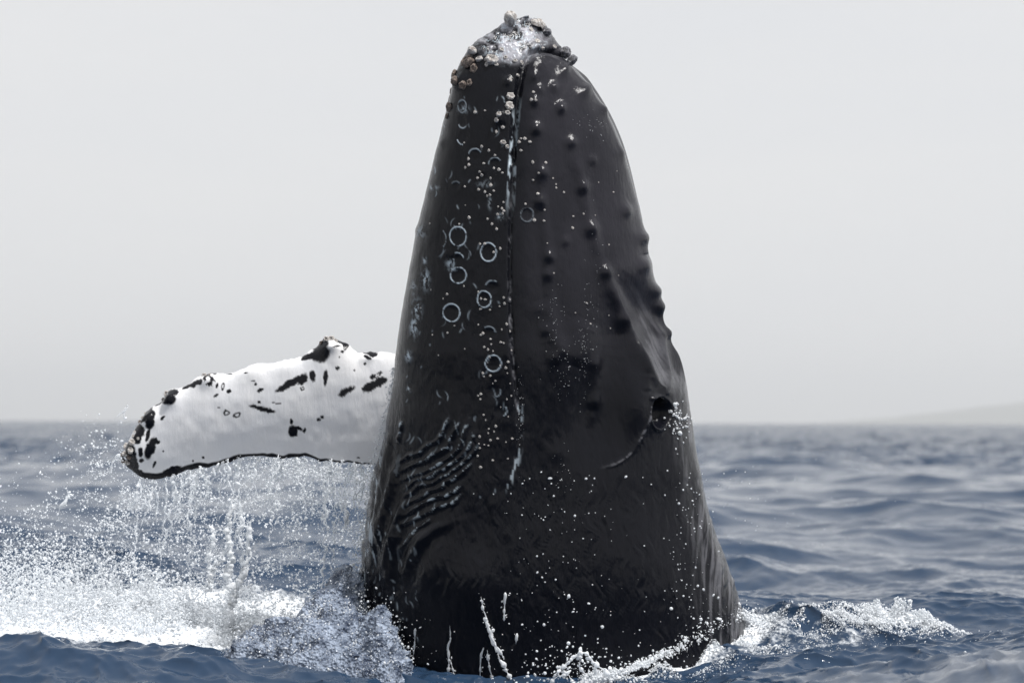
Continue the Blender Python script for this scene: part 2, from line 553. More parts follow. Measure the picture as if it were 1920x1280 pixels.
_pl = [resample(p) for p in PLEATS[:4]]
_ex = []
for a_, b_ in zip(_pl[:-1], _pl[1:]):
    for f_ in (0.52,):
        _ex.append([tuple(q) for q in a_ * (1 - f_) + b_ * f_ + np.array([(3, -2)]) * (f_ > .5)])
for k_ in range(1):
    _ex.append([tuple(q) for q in _pl[3] + np.array([(-6 - 9 * k_, 22 + 20 * k_)]) + (_pl[3] - _pl[3][0]) * (-.12 * k_)])
PLEATS = PLEATS + _ex
EYE = (1238, 774)
LID = [(1222, 748), (1235, 744), (1250, 750), (1258, 765), (1257, 783), (1248, 798), (1234, 805), (1222, 800), (1216, 783), (1218, 762), (1222, 748)]
FOLDS = [([(1216, 764), (1212, 790), (1202, 812), (1186, 845), (1160, 868), (1119, 880)], 5, .007), ([(1208, 742), (1216, 749), (1232, 744), (1248, 738), (1257, 728)], 4, .007),
         ([(1128, 500), (1146, 540), (1168, 582), (1192, 635), (1214, 682), (1230, 715), (1246, 728)], 12, .022), ([(1225, 600), (1242, 645), (1252, 690), (1256, 735)], 7, .022),
         ([(1005, 240), (1015, 330), (1018, 400), (1030, 490), (1030, 560), (1045, 650), (1050, 700)], 11, .012), ([(1070, 270), (1093, 350), (1108, 430), (1133, 505)], 12, .016), ([(1122, 670), (1124, 760), (1112, 810)], 12, .014),
         ([(1010, 560), (1030, 610), (1040, 660)], 18, .016), ([(1110, 600), (1092, 650), (1078, 690)], 20, .018), ([(1215, 700), (1212, 735)], 9, .008),
         ([(962, 300), (960, 420), (957, 500)], 7, .008), ([(730, 800), (715, 900), (702, 1000), (693, 1090)], 7, .028), ([(745, 850), (722, 950), (706, 1040)], 7, .028),
         ([(760, 930), (730, 1010), (716, 1090)], 8, .028), ([(1296, 840), (1310, 950), (1335, 1040), (1358, 1110)], 12, .02), ([(1270, 850), (1285, 960), (1300, 1080)], 20, .015),
         ([(830, 1000), (800, 1080), (790, 1160)], 30, .03), ([(745, 980), (735, 1040), (728, 1110)], 10, .03), ([(805, 990), (772, 1030), (752, 1100)], 12, .03), ([(850, 975), (800, 1000), (770, 1060)], 9, .02), ([(905, 1020), (880, 1090), (878, 1180)], 45, .03)]


def build_body():
    pyv = np.concatenate([np.linspace(1700, 1300, 60)[:-1], np.linspace(1300, 60, 800)[:-1], np.linspace(60, 36, 36)])
    xl = smooth_interp(pyv, EDGE[:, 0], EDGE[:, 1]); xr = smooth_interp(pyv, EDGE[:, 0], EDGE[:, 2])
    lean = -0.50 * np.clip((1230 - pyv) / 1200, -.4, 1) ** 1
    L = unproject(xl, pyv, lean); R = unproject(xr, pyv, lean)
    w = (R[:, 0] - L[:, 0]) / 2; cx = (R[:, 0] + L[:, 0]) / 2; z = (R[:, 2] + L[:, 2]) / 2
    nf, nb = 520, 70
    a = np.concatenate([np.linspace(-0.22 * np.pi, 1.22 * np.pi, nf), np.linspace(1.22 * np.pi, 1.78 * np.pi, nb + 2)[1:-1]])
    ca, sa = np.cos(a), np.sin(a)
    ex = 2 / 2.15
    X = cx[:, None] + w[:, None] * np.sign(ca) * np.abs(ca) ** ex
    bf = 0.86 * (w - 0.62 * 0.24 * np.log1p(np.exp((w - 0.95) / 0.24))); bb = 0.95 * w + 0.05
    Y = np.where(sa > 0, -bf[:, None], bb[:, None]) * np.abs(sa)[None] ** ex
    Y = Y + lean[:, None] + 0.10 * (np.clip((1230 - pyv) / 1200, 0, 1) * 1.0)[:, None] * (X - cx[:, None]) / w[:, None]
    YC = np.repeat(lean, X.shape[1])
    Z = np.broadcast_to(z[:, None], X.shape)
    nr, nc = X.shape
    # brow: right of the long ridge the surface falls back as one hollowed plane
    rg = np.array(FOLDS[2][0] + [(1250, 800)], float)
    rx = unproject(np.interp(pyv, rg[:, 1], rg[:, 0]), pyv, lean - 0.3)[:, 0]
    wt = sstep(505, 600, pyv) * sstep(745, 690, pyv)
    for r_ in np.nonzero(wt > 0)[0]:
        fr_ = np.nonzero((sa > 0) & (ca > 0))[0]
        o_ = fr_[np.argsort(X[r_, fr_])]
        yr = np.interp(rx[r_], X[r_, o_], Y[r_, o_])
        xs_ = X[r_, fr_].max(); ys_ = lean[r_]
        t_ = np.clip((X[r_, fr_] - rx[r_]) / (xs_ - rx[r_] + 1e-6), 0, 1)
        yn = yr + (ys_ - yr) * t_ ** 0.72
        k_ = (X[r_, fr_] > rx[r_])
        Y[r_, fr_[k_]] = Y[r_, fr_[k_]] * (1 - wt[r_]) + yn[k_] * wt[r_]
    P = np.stack([X, Y, Z], -1)

    def normals(P):
        du = np.roll(P, -1, 1) - np.roll(P, 1, 1)
        dv = np.gradient(P, axis=0)
        n = np.cross(du, dv)
        n /= np.linalg.norm(n, axis=-1, keepdims=True) + 1e-12
        return n
    Nn = normals(P)
    P2 = P.reshape(-1, 3); N2 = Nn.reshape(-1, 3)
    if (N2[:, 1] * (P2[:, 1] - YC)).mean() < 0:
        N2 = -N2
    px, py, dep = project(P2)
    front = sstep(0.30, 0.05, P2[:, 1] - YC)
    disp = np.zeros(len(P2)); scar_sheen = np.zeros(len(P2)); grey = np.zeros(len(P2))

    def win(x0, x1, y0, y1):
        return np.nonzero((px > x0) & (px < x1) & (py > y0) & (py < y1) & (front > 0))[0]
    wob = fbm(px / 30, py / 30, 3) - 0.5
    # mouth line: the lower jaw's lip stands proud of the upper jaw
    i = win(700, 1120, 60, 1130)
    d, s, par = poly_dist(px[i], py[i], MOUTH)
    d = d + wob[i] * 4
    fade = sstep(1.0, 0.72, par)
    br0 = fbm(px[i] / 9, py[i] / 24, 3, .6)
    lower = (s > 0)
    fade = sstep(.74, .55, par)
    disp[i] += -0.011 * np.exp(-(d / 4.5) ** 2) * (0.1 + 0.9 * sstep(.72, .5, par)) * (0.5 + 1.0 * br0)
    disp[i] += np.where(lower, 0.016, 0.0) * np.exp(-(np.maximum(d - 6, 0) / 34) ** 2) * fade * sstep(0, 6, d)
    disp[i] += np.where(~lower, -0.012, 0.0) * np.exp(-(d / 26) ** 2) * fade
    # the crust of scuffed skin along the lips
    br = fbm(px[i] / 5, py[i] / 16, 3, 0.6)
    wl = sstep(4, 1, np.abs(d - 6)) * lower * sstep(.10, .14, par) * sstep(.30, .22, par)
    scar_sheen[i] = np.maximum(scar_sheen[i], 0.9 * wl * sstep(.42, .60, br))
    wl = sstep(4, 1, np.abs(d - 4)) * (~lower) * sstep(.08, .12, par) * sstep(.32, .20, par)
    scar_sheen[i] = np.maximum(scar_sheen[i], 0.45 * wl * sstep(.40, .62, br))
    wl = sstep(5, 1, d) * sstep(.25, .3, par) * sstep(.78, .6, par)
    grey[i] = np.maximum(grey[i], 0.35 * wl * sstep(.52, .72, br))
    wl = sstep(9, 2, np.abs(d - 3)) * (~lower) * sstep(.58, .62, par) * sstep(.78, .74, par)
    scar_sheen[i] = np.maximum(scar_sheen[i], 0.55 * wl * sstep(.60, .72, br))
    # rim of the upper jaw with the far lip behind it
    i = win(960, 1260, 60, 560)
    d, s, par = poly_dist(px[i], py[i], RIM)
    out_ = s < 0
    e = np.where(par < 0.97, 1, 0)
    disp[i] += -0.022 * np.exp(-((d - 4) / 3.5) ** 2) * out_ * e
    disp[i] += 0.014 * np.exp(-(d / 7) ** 2) * (~out_) * e
    # the arched front of the upper jaw, set behind the lip
    i = win(930, 1230, 60, 420)
    d, s, par = poly_dist(px[i], py[i], MOUTH[6:0:-1] + RIM)
    ins = s > 0
    disp[i] += np.where(ins, 0.020 * sstep(0, 9, d) - 0.010 * sstep(9, 60, d), -0.022 * np.exp(-((d - 5) / 5) ** 2)) * sstep(400, 250, py[i])
    # tubercles
    for bx, by, r, h in BUMPS:
        face = 1.0
        i = win(bx - 4 * r, bx + 4 * r, by - 4 * r, by + 4 * r)
        q = (((px[i] - bx) / r) ** 2 + ((py[i] - by) / (r * 1.12)) ** 2)
        if 115 < by < 330:
            face = sstep(0.05, 0.45, -N2[i, 1])
        if by > 230 and bx < 1195:
            face = face * 0.78
        if bx >= 1195:
            face = face * 0.72
        disp[i] += face * (1.08 * h * np.exp(-q ** 1.0) + 0.12 * h * np.exp(-q / 5))
    # folds and pleats
    for pts, wd, h in FOLDS:
        p_ = np.array(pts)
        i = win(p_[:, 0].min() - 4 * wd, p_[:, 0].max() + 4 * wd, p_[:, 1].min() - 4 * wd, p_[:, 1].max() + 4 * wd)
        d, s, par = poly_dist(px[i], py[i], pts)
        taper = np.clip(np.minimum(par, 1 - par) * 5, 0.15, 1) if wd < 25 else np.sin(np.pi * par) ** 1.5
        disp[i] += h * taper * np.exp(-(d / wd) ** 2)
    for pts in PLEATS:
        p_ = np.array(pts)
        i = win(p_[:, 0].min() - 40, p_[:, 0].max() + 40, p_[:, 1].min() - 40, p_[:, 1].max() + 40)
        d, s, par = poly_dist(px[i] + wob[i] * 11, py[i] + wob[i] * 11, pts)
        taper = np.clip(np.minimum(par, 1 - par) * 6, 0, 1)
        disp[i] += taper * (0.013 * np.exp(-(d / 4.5) ** 2))
        br = fbm(px[i] / 6 + py[i] / 12, py[i] / 6, 4, 0.65)
        scar_sheen[i] = np.maximum(scar_sheen[i], 0.7 * sstep(4, .5, d) * taper * sstep(.52, .68, br) * sstep(0.12, .5, par))  # peeled skin on the pleats, its wet sky highlights painted in pale
    for bx, by, rx_, ry_, h in [(880, 1085, 120, 110, .012), (1115, 770, 55, 110, -.075), (1160, 660, 32, 75, -.065), (1195, 775, 22, 60, .03), (1075, 560, 30, 110, .02), (1150, 880, 90, 50, .02), (1060, 690, 40, 90, .02), (1185, 740, 30, 60, .025), (1265, 850, 40, 70, .02),
                                (770, 880, 50, 80, -.03), (1010, 900, 60, 120, -.02), (1180, 1050, 90, 120, .03), (760, 1080, 40, 80, -.02), (1060, 420, 60, 160, -.015)]:
        i = win(bx - 3 * rx_, bx + 3 * rx_, by - 3 * ry_, by + 3 * ry_)
        disp[i] += h * np.exp(-((px[i] - bx) / rx_) ** 2 - ((py[i] - by) / ry_) ** 2)
    # brow: a shelf that widens down towards the eye
    i = win(1080, 1300, 440, 790)
    d, s, par = poly_dist(px[i], py[i], FOLDS[2][0])
    sd = np.where(s < 0, d, -d)
    disp[i] += 0.0 * sstep(470, 690, py[i]) * sstep(775, 690, py[i]) * sstep(-16, 6, sd) * sstep(58, 10, sd)
    i = win(1100, 1230, 740, 900)
    d, s, par = poly_dist(px[i], py[i], FOLDS[0][0])
    grey[i] = np.maximum(grey[i], 0.3 * sstep(.4, .6, fbm(px[i] / 8, py[i] / 8, 3)) * sstep(3, .5, d + 3 * wob[i]) * sstep(1, .6, par))  # wet sheen along the eye fold, painted grey into the skin
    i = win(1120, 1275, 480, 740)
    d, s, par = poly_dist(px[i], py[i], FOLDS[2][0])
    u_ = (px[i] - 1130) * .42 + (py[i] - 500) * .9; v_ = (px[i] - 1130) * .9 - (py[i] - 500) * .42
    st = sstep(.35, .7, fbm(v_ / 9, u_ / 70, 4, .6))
    grey[i] = np.maximum(grey[i], 0.20 * st * (s < 0) * sstep(0, 5, d) * sstep(60, 20, d) * sstep(500, 600, py[i]) * sstep(735, 700, py[i]))  # sheen of the wet brow plane painted in as grey streaks
    # eye socket and lids
    i = win(1170, 1310, 700, 860)
    q = ((px[i] - EYE[0]) / 19) ** 2 + ((py[i] - EYE[1]) / 27) ** 2
    disp[i] += -0.085 * np.exp(-q ** 1.6)
    d, s, par = poly_dist(px[i], py[i], LID)
    disp[i] += 0.020 * np.exp(-(d / 5) ** 2) + 0.012 * np.exp(-(d / 14) ** 2)
    # barnacle scars
    for rx_, ry_, a_, b_, st, o0, o1 in RINGS:
        i = win(rx_ - 30, rx_ + 30, ry_ - 30, ry_ + 30)
        dx, dy = px[i] - rx_ + wob[i] * 3, py[i] - ry_ + wob[i] * 3
        q = np.hypot(dx / a_, dy / b_)
        th = (np.arctan2(-dy, dx) / (2 * np.pi)) % 1.0
        br = fbm(px[i] / 5 + rx_, py[i] / 5, 3, 0.6)
        ring = sstep(1.7 + 1.4 * (br - .5), .4, np.abs(q - 1) * (a_ + b_) / 2)
        if o1 > o0:
            inside = ((th - o0) % 1.0) < (o1 - o0)
            ring = ring * inside
        scar_sheen[i] = np.maximum(scar_sheen[i], np.clip(st * ring * sstep(.18, .42, br), 0, 1))
        disp[i] += 0.003 * ring - 0.004 * np.exp(-(q / 0.8) ** 4)
    # pale peeled patches on the left flank, scratches
    for sx, sy, a_, b_, st in [(782, 581, 7, 16, .9), (776, 612, 6, 15, .9), (798, 522, 6, 17, .8), (796, 488, 3, 7, .7), (765, 668, 5, 8, .8), (766, 727, 4, 6, .6), (788, 436, 9, 12, .4),
                               (775, 540, 5, 10, .5), (870, 205, 8, 6, .6), (910, 345, 12, 6, .3), (938, 407, 6, 6, .5), (919, 381, 3, 9, .6), (812, 352, 8, 4, .6), (842, 494, 6, 6, .7), (847, 505, 7, 3, .7)]:
        i = win(sx - 30, sx + 30, sy - 30, sy + 30)
        q = ((px[i] - sx) / a_) ** 2 + ((py[i] - sy) / b_) ** 2
        br = fbm(px[i] / 4, py[i] / 7, 4, 0.7)
        scar_sheen[i] = np.maximum(scar_sheen[i], st * np.exp(-q) * sstep(.42, .60, br) * 1.2)
    # fine scratch dashes all over the lower jaw
    r2 = np.random.default_rng(21)
    for k in range(120):
        sx, sy = r2.uniform(760, 960), r2.uniform(170, 1000)
        if k > 84:
            sx, sy = r2.uniform(690, 790), r2.uniform(820, 1200)
        i = win(sx - 14, sx + 14, sy - 14, sy + 14)
        an = r2.uniform(-0.6, 0.6) + np.pi / 2
        u = (px[i] - sx) * math.cos(an) + (py[i] - sy) * math.sin(an)
        v = -(px[i] - sx) * math.sin(an) + (py[i] - sy) * math.cos(an)
        v = v + 0.05 * u * u * r2.uniform(-1, 1)
        ln = r2.uniform(2, 9)
        scar_sheen[i] = np.maximum(scar_sheen[i], r2.uniform(.15, .55) * np.exp(-(u / ln) ** 4 - (v / r2.uniform(.8, 1.4)) ** 2))
    # the scraped grey tip of the jaw
    i = win(840, 1060, 20, 200)
    br = fbm(px[i] / 22, py[i] / 22, 5, 0.6)
    hole = sstep(78, 42, np.hypot((px[i] - 958) / 1.0, (py[i] - 72) / 0.75))
    grey[i] = np.maximum(grey[i], np.clip(hole * sstep(.30, .62, br) * .9, 0, 1))
    cr = np.abs(fbm(px[i] / 14 + 40, py[i] / 14, 4, .6) - 0.5)
    scar_sheen[i] = np.maximum(scar_sheen[i], 0.7 * hole * sstep(.035, .01, cr))
    disp[i] += 0.028 * (br - 0.5) * sstep(150, 60, py[i])
    i = win(820, 880, 100, 240)
    br = fbm(px[i] / 8, py[i] / 14, 4, 0.65)
    scar_sheen[i] = np.maximum(scar_sheen[i], 0.6 * sstep(14, 4, np.abs(px[i] - (860 - (py[i] - 110) * .12))) * sstep(.5, .66, br) * sstep(180, 150, py[i]))
    # sheen of running water: thin vertical rivulets low on the body
    i = np.nonzero(front > 0)[0]
    rv = fbm(px[i] / 9 + fbm(px[i] / 40, py[i] / 40, 2) * 4, py[i] / 120, 3, .6) - 0.5
    disp[i] += 0.010 * rv * sstep(560, 1000, py[i]) + 0.012 * (fbm(px[i] / 60, py[i] / 110, 3) - 0.5) + 0.004 * (fbm(px[i] / 12, py[i] / 18, 3) - .5)
    lf = sstep(800, 700, px[i] - (py[i] - 900) * -0.05) * sstep(700, 900, py[i])
    disp[i] += 0.05 * lf * (fbm(px[i] / 14, py[i] / 70, 4, .55) - 0.5)
    drip = sstep(.66, .74, fbm(px[i] / 5, py[i] / 40, 4, .6))
    scar_sheen[i] = np.maximum(scar_sheen[i], .5 * drip * sstep(760, 700, px[i]) * sstep(760, 900, py[i]))
    # glancing sunlight on the right flank, painted as grey streaks
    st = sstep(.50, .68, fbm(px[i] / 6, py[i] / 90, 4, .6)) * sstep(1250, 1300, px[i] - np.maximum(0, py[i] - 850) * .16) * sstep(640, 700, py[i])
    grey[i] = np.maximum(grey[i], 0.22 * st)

    mx_ = np.interp(py, [q[1] for q in MOUTH[3:14]], [q[0] for q in MOUTH[3:14]])
    tone = np.clip(sstep(0, 50, px - mx_) * sstep(760, 480, py) * front * (0.35 + 1.1 * fbm(px / 70, py / 130, 3)), 0, 1)
    disp *= front
    AA = np.tile(np.where(a > np.pi * 1.5, a - 2 * np.pi, a), nr)      # far lip, seen behind the rim of the upper jaw
    PYR = np.repeat(pyv, nc)
    disp += 0.052 * np.exp(-((AA + 0.085 * np.pi) / (0.045 * np.pi)) ** 2) * sstep(95, 150, PYR) * sstep(480, 400, PYR)
    P3 = P2 + N2 * disp[:, None]
    G3 = P3.reshape(nr, nc, 3)
    faces = [grid_faces(nr, nc, True)]
    # caps
    top = len(P3); bot = top + 1
    V = np.vstack([P3, G3[-1].mean(0)[None] + [[0, 0, .002]], G3[0].mean(0)[None]])
    c = np.arange(nc); c2 = (c + 1) % nc
    capt = np.stack([(nr - 1) * nc + c, (nr - 1) * nc + c2, np.full(nc, top), np.full(nc, top)], -1)
    mark = np.zeros((len(V), 4)); mark[:-2, 0] = np.clip(scar_sheen * front, 0, 1); mark[:-2, 1] = np.clip(grey * front, 0, 1); mark[:-2, 3] = tone
    tri = np.vstack([np.concatenate([q[:, [0, 1, 2]], q[:, [0, 2, 3]]]) for q in faces] + [capt[:, :3], np.stack([c2, c, np.full(nc, bot)], -1)])
    # outward check
    A, B, C = V[tri[:5000, 0]], V[tri[:5000, 1]], V[tri[:5000, 2]]
    nn = np.cross(B - A, C - A); ctr = (A + B + C) / 3
    if (nn[:, :2] * (ctr[:, :2] - V[bot][:2])).sum() < 0:
        tri = tri[:, ::-1]
    Nf = normals(G3).reshape(-1, 3)
    if (Nf[:, 1] * (P3[:, 1] - YC)).mean() < 0:
        Nf = -Nf
    px, py, _ = project(P3)
    vis = Nf[:, 1] < 0.25
    return V, tri, mark, dict(P=P3[vis], N=Nf[vis], px=px[vis], py=py[vis])


BV, BT, BM, SURF = build_body()


def on_body(px, py):
    k = np.argmin((SURF["px"] - px) ** 2 + (SURF["py"] - py) ** 2)
    return SURF["P"][k], SURF["N"][k]


# ------------------------------------------------------------------ flipper
STN = np.array([  # trailing edge point, leading edge point (photograph), root to tip
    (830, 868, 830, 700), (770, 872, 770, 660), (730, 871, 738, 662), (690, 870, 702, 658), (662, 868, 672, 662), (640, 866, 652, 646), (622, 865, 632, 634), (606, 863, 612, 634), (590, 860, 592, 650),
    (566, 858, 568, 668), (530, 859, 540, 676), (500, 857, 512, 681), (470, 856, 476, 681), (450, 858, 452, 690), (425, 866, 428, 702), (408, 872, 410, 698), (390, 877, 388, 699),
    (368, 880, 368, 708), (350, 886, 350, 722), (334, 888, 332, 727), (320, 891, 316, 732), (305, 896, 303, 752), (291, 900, 291, 760), (276, 896, 278, 768), (262, 893, 266, 784), (252, 886, 254, 802),
    (243, 878, 244, 822), (236, 872, 237, 838), (231, 865, 231, 850), (229, 858, 229, 857)], float)
# dark marks on the white underside: column, row, half length, half width, angle (deg, up is +), ring?
SPOTS = [(545, 718, 33, 6.5, 30, 0), (566, 711, 12, 9, 30, 0), (586, 705, 6, 11, 0, 0), (610, 708, 4, 15, -6, 0), (492, 766, 26, 5, -14, 0), (550, 808, 10, 11, 0, 0), (560, 802, 8, 3, -30, 0), (546, 790, 3, 6, 0, 0),
         (597, 787, 4, 3.5, 0, 0), (604, 781, 4, 4, 0, 0), (425, 773, 5, 6, 30, 1), (444, 778, 8, 5, 15, 1), (429, 733, 5, 4, 10, 0), (418, 724, 3, 8, -15, 1), (407, 723, 2.5, 5, -10, 0), (405, 741, 6, 2.5, 40, 0),
         (479, 720, 3, 3, 0, 0), (488, 731, 7, 3.5, 25, 0), (567, 728, 4, 4, 0, 1), (650, 733, 18, 6, 26, 0), (700, 722, 22, 8, 26, 0), (712, 716, 16, 8, 30, 0), (683, 728, 6, 3, 20, 0), (706, 704, 14, 4, 30, 1), (698, 706, 6, 4, 10, 0),
         (633, 690, 4, 4, 0, 0), (684, 682, 3, 3, 0, 0), (642, 659, 3, 3, 0, 0), (636, 669, 2, 2, 0, 0), (632, 649, 8, 2, 5, 0), (692, 658, 15, 8, -10, 0), (700, 664, 8, 6, 20, 0), (689, 670, 9, 3, -25, 0),
         (602, 664, 18, 15, 25, 0), (582, 668, 18, 6, 15, 0), (600, 645, 16, 14, 30, 0), (640, 640, 16, 5, -20, 0), (650, 648, 6, 10, -20, 0), (625, 633, 18, 4, 10, 0),
         (391, 712, 11, 12, 20, 2), (368, 718, 14, 6, 25, 0), (352, 724, 12, 3, 20, 0), (400, 698, 7, 4, 0, 0), (317, 748, 13, 11, 10, 0), (324, 736, 10, 8, 20, 0), (298, 756, 9, 2.5, 35, 0), (305, 783, 6, 3, 50, 0),
         (281, 775, 10, 12, 0, 0), (280, 792, 9, 13, 0, 0), (266, 785, 12, 6, 35, 0), (262, 808, 9, 14, 10, 0), (258, 822, 8, 12, 0, 0), (277, 815, 4, 13, -15, 0), (282, 840, 9, 22, -18, 0), (290, 828, 6, 9, -20, 0), (297, 829, 4, 3, 40, 0),
         (264, 848, 5, 9, 0, 0), (265, 863, 5, 4, 0, 0), (289, 870, 2.5, 7, -25, 0), (250, 870, 9, 22, 10, 0), (322, 880, 20, 5, 18, 0), (245, 850, 10, 22, 10, 0), (255, 886, 12, 8, 0, 0),
         (381, 857, 2.5, 2.5, 0, 0), (362, 864, 1.8, 1.8, 0, 0), (475, 714, 4, 1.5, 0, 0), (486, 753, 4, 2, 0, 0), (520, 756, 10, 1.3, -8, 0), (410, 764, 2.5, 1.5, 0, 0), (570, 808, 3, 3, 0, 0), (572, 804, 2, 3, 0, 0),
         (672, 858, 3, 1.5, 0, 0), (637, 835, 2, 1, 0, 0), (306, 845, 2, 2, 0, 0), (665, 694, 2, 2, 0, 0), (470, 677, 8, 1.5, 0, 0), (461, 699, 4, 1.5, 0, 0), (430, 701, 6, 1.2, 0, 0), (545, 666, 14, 1.5, 14, 0)]


def build_flipper():
    n = 560
    L = np.concatenate([[0], np.cumsum(np.hypot(np.diff(STN[:, 0]), np.diff(STN[:, 1] + STN[:, 3]) / 2) + .5)])
    s = np.linspace(0, L[-1], n)
    bx, by, tx, ty = [np.interp(s, L, STN[:, k]) for k in range(4)]
    k = np.ones(9) / 9
    tx2, ty2, bx2, by2 = [np.convolve(np.pad(q, 4, mode='edge'), k, 'valid') for q in (tx, ty, bx, by)]
    amp = np.clip((L[-1] - s) / 40, 0, 1)
    tn = (fbm(s / 14, s * 0 + 2, 2) - 0.5) * 7 * amp
    bn = (fbm(s / 22, s * 0 + 7, 2, .4) - 0.5) * 11 * amp * sstep(720, 560, bx2)
    half = 110
    v = 0.5 - 0.5 * np.cos(np.linspace(0, np.pi, half))          # trailing (0) to leading (1)
    chord = np.hypot(tx2 - bx2, ty2 - by2) / 300
    prof = (1 - v) ** 0.55 * 0 + (v ** 0.8) * (1 - v) ** 0.42    # thick towards the leading edge
    prof = prof / prof.max()
    th = np.minimum(0.16, chord * 0.42)[:, None] * prof[None] * 0.5
    PX = bx2[:, None] * (1 - v) + tx2[:, None] * v
    PY = by2[:, None] * (1 - v) + ty2[:, None] * v + tn[:, None] * v ** 12 + bn[:, None] * (1 - v) ** 14
    y0 = 0.62 + 0.35 * np.clip((760 - PX) / 520, 0, 1.2)           # sweeps slightly away from the camera
    y0 = y0 - 0.05 * v[None] + 0.03 * np.sin(v * np.pi)[None] + 0.10 * (np.clip(v - .2, 0, 1) / .8)[None] ** 2.2     # leading edge leans over
    Cn = unproject(PX, PY, y0)
    bump = (fbm(PX / 30, PY / 30, 2) - 0.5) * 0.008
    for kx, ky, r, h in [(622, 640, 22, .05), (692, 660, 16, .03), (388, 706, 20, .04), (316, 742, 18, .045), (276, 780, 18, .05), (250, 845, 24, .05), (470, 690, 24, .02), (540, 684, 24, .012), (258, 815, 16, .03)]:
        bump = bump + h * np.exp(-((PX - kx) / r) ** 2 - ((PY - ky) / r) ** 2)
    edge = np.minimum(1, np.minimum(v, 1 - v) * 14)[None]
    fr = Cn.copy(); fr[..., 1] -= th + (bump * edge)
    bk = Cn.copy(); bk[..., 1] += th * 0.8 + 0.5 * np.abs(bump) * edge
    ring = np.concatenate([fr, bk[:, 1:-1][:, ::-1]], 1)           # closed loop per station
    nc = ring.shape[1]
    V = np.vstack([ring.reshape(-1, 3), ring[0].mean(0)[None], ring[-1].mean(0)[None]])
    q = grid_faces(n, nc, True)
    c = np.arange(nc); c2 = (c + 1) % nc
    tri = np.vstack([q[:, [0, 1, 2]], q[:, [0, 2, 3]], np.stack([c2, c, np.full(nc, n * nc)], -1), np.stack([(n - 1) * nc + c, (n - 1) * nc + c2, np.full(nc, n * nc + 1)], -1)])
    a_, b_, c_ = V[tri[:, 0]], V[tri[:, 1]], V[tri[:, 2]]
    if (np.einsum('ij,ij->i', a_, np.cross(b_, c_))).sum() - 0 < 0:
        tri = tri[:, ::-1]
    # pattern
    px, py, _ = project(V)
    wx = (fbm(px / 7, py / 7, 3, .6) - .5) * 7
    wy = (fbm(px / 7 + 50, py / 7, 3, .6) - .5) * 7
    dark = np.zeros(len(V))
    for sx, sy, la, lb, ang, kind in SPOTS:
        an = math.radians(ang); f_ = min(1.0, min(la, lb) / 6)
        dx, dy = px + wx * f_ - sx, -(py + wy * f_ - sy)
        u = dx * math.cos(an) + dy * math.sin(an); w_ = -dx * math.sin(an) + dy * math.cos(an)
        qd = np.hypot(u / la, w_ / lb)
        m = sstep(1.15, 0.85, qd)
        if kind == 1:
            m = m * sstep(0.35, 0.6, qd)
        if kind == 2:
            m = m * sstep(.45, .55, fbm(px / 6, py / 6, 3))
        dark = np.maximum(dark, m)
    # thin black trailing edge, ragged
    vv = np.concatenate([np.tile(np.concatenate([v, v[1:-1][::-1]]), n), [0, 0]])
    chp = np.concatenate([np.repeat(chord * 300, nc), [1, 1]])
    dist = vv * chp
    wid = 5.5 + 5 * (fbm(px / 16, py * 0 + 3, 2) - 0.3) + 5 * sstep(470, 330, px) - 3 * sstep(560, 700, px)
    dark = np.maximum(dark, sstep(wid + 1.5, wid - 1.5, dist))
    backside = np.concatenate([np.tile(np.concatenate([np.zeros(half), np.ones(half - 2)]), n), [1, 1]])
    dark = np.maximum(dark, backside * sstep(.45, .55, fbm(px / 40, py / 40, 3)))
    mark = np.zeros((len(V), 4)); mark[:, 2] = 1 - np.clip(dark, 0, 1)
    return V, tri, mark, (fr.reshape(-1, 3), PX.ravel(), PY.ravel())


FV, FT, FM, (FFR, FPX, FPY) = build_flipper()

whale = bpy.data.objects.new("humpback_whale", None)
col.objects.link(whale)
whale.location = (0.2, 0.0, 0.0)
whale["label"] = "dark humpback whale rising upright from the sea, white flipper out to one side"
whale["category"] = "whale"
bpy.context.view_layer.update()
ORG = np.array([0.2, 0.0, 0.0])

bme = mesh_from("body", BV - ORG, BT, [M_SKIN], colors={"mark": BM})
fme = mesh_from("flipper_form", FV - ORG, FT, [M_SKIN], colors={"mark": FM})
body = add_obj("body", bme, whale)
ftmp = add_obj("flipper_form", fme)
ftmp.location = ORG
bpy.context.view_layer.update()
bo = body.modifiers.new("union", 'BOOLEAN')     # flipper grows out of the body: one continuous skin
bo.operation = 'UNION'
bo.solver = 'MANIFOLD'
bo.object = ftmp
dg = bpy.context.evaluated_depsgraph_get()
joined = bpy.data.meshes.new_from_object(body.evaluated_get(dg), preserve_all_data_layers=True, depsgraph=dg)
body.modifiers.clear()
nv = len(joined.vertices)
print("joined", nv, len(BV), len(FV), [a.name for a in joined.attributes])
body.data = joined
joined.name = "body"
bpy.data.objects.remove(ftmp)


# ------------------------------------------------------------------ eye
ep, en = on_body(EYE[0] + 1, EYE[1] + 2)
ico = bpy.data.meshes.new("eye")
import bmesh
bm = bmesh.new()
bmesh.ops.create_icosphere(bm, subdivisions=3, radius=1.0)
for v in bm.verts:
    v.co.x *= 0.040; v.co.y *= 0.030; v.co.z *= 0.056
for f in bm.faces:
    f.smooth = True
bm.to_mesh(ico); bm.free()
ico.materials.append(M_EYE)
eye = add_obj("eye", ico, whale, label="glossy black eye deep in its folded lids")
M_EYE.node_tree.nodes['Principled BSDF'].inputs['Specular IOR Level'].default_value = 0.15
eye.location = Vector(ep - en * 0.040 - ORG)
eye.rotation_euler = Vector(en).to_track_quat('-Y', 'Z').to_euler()

# ------------------------------------------------------------------ barnacles


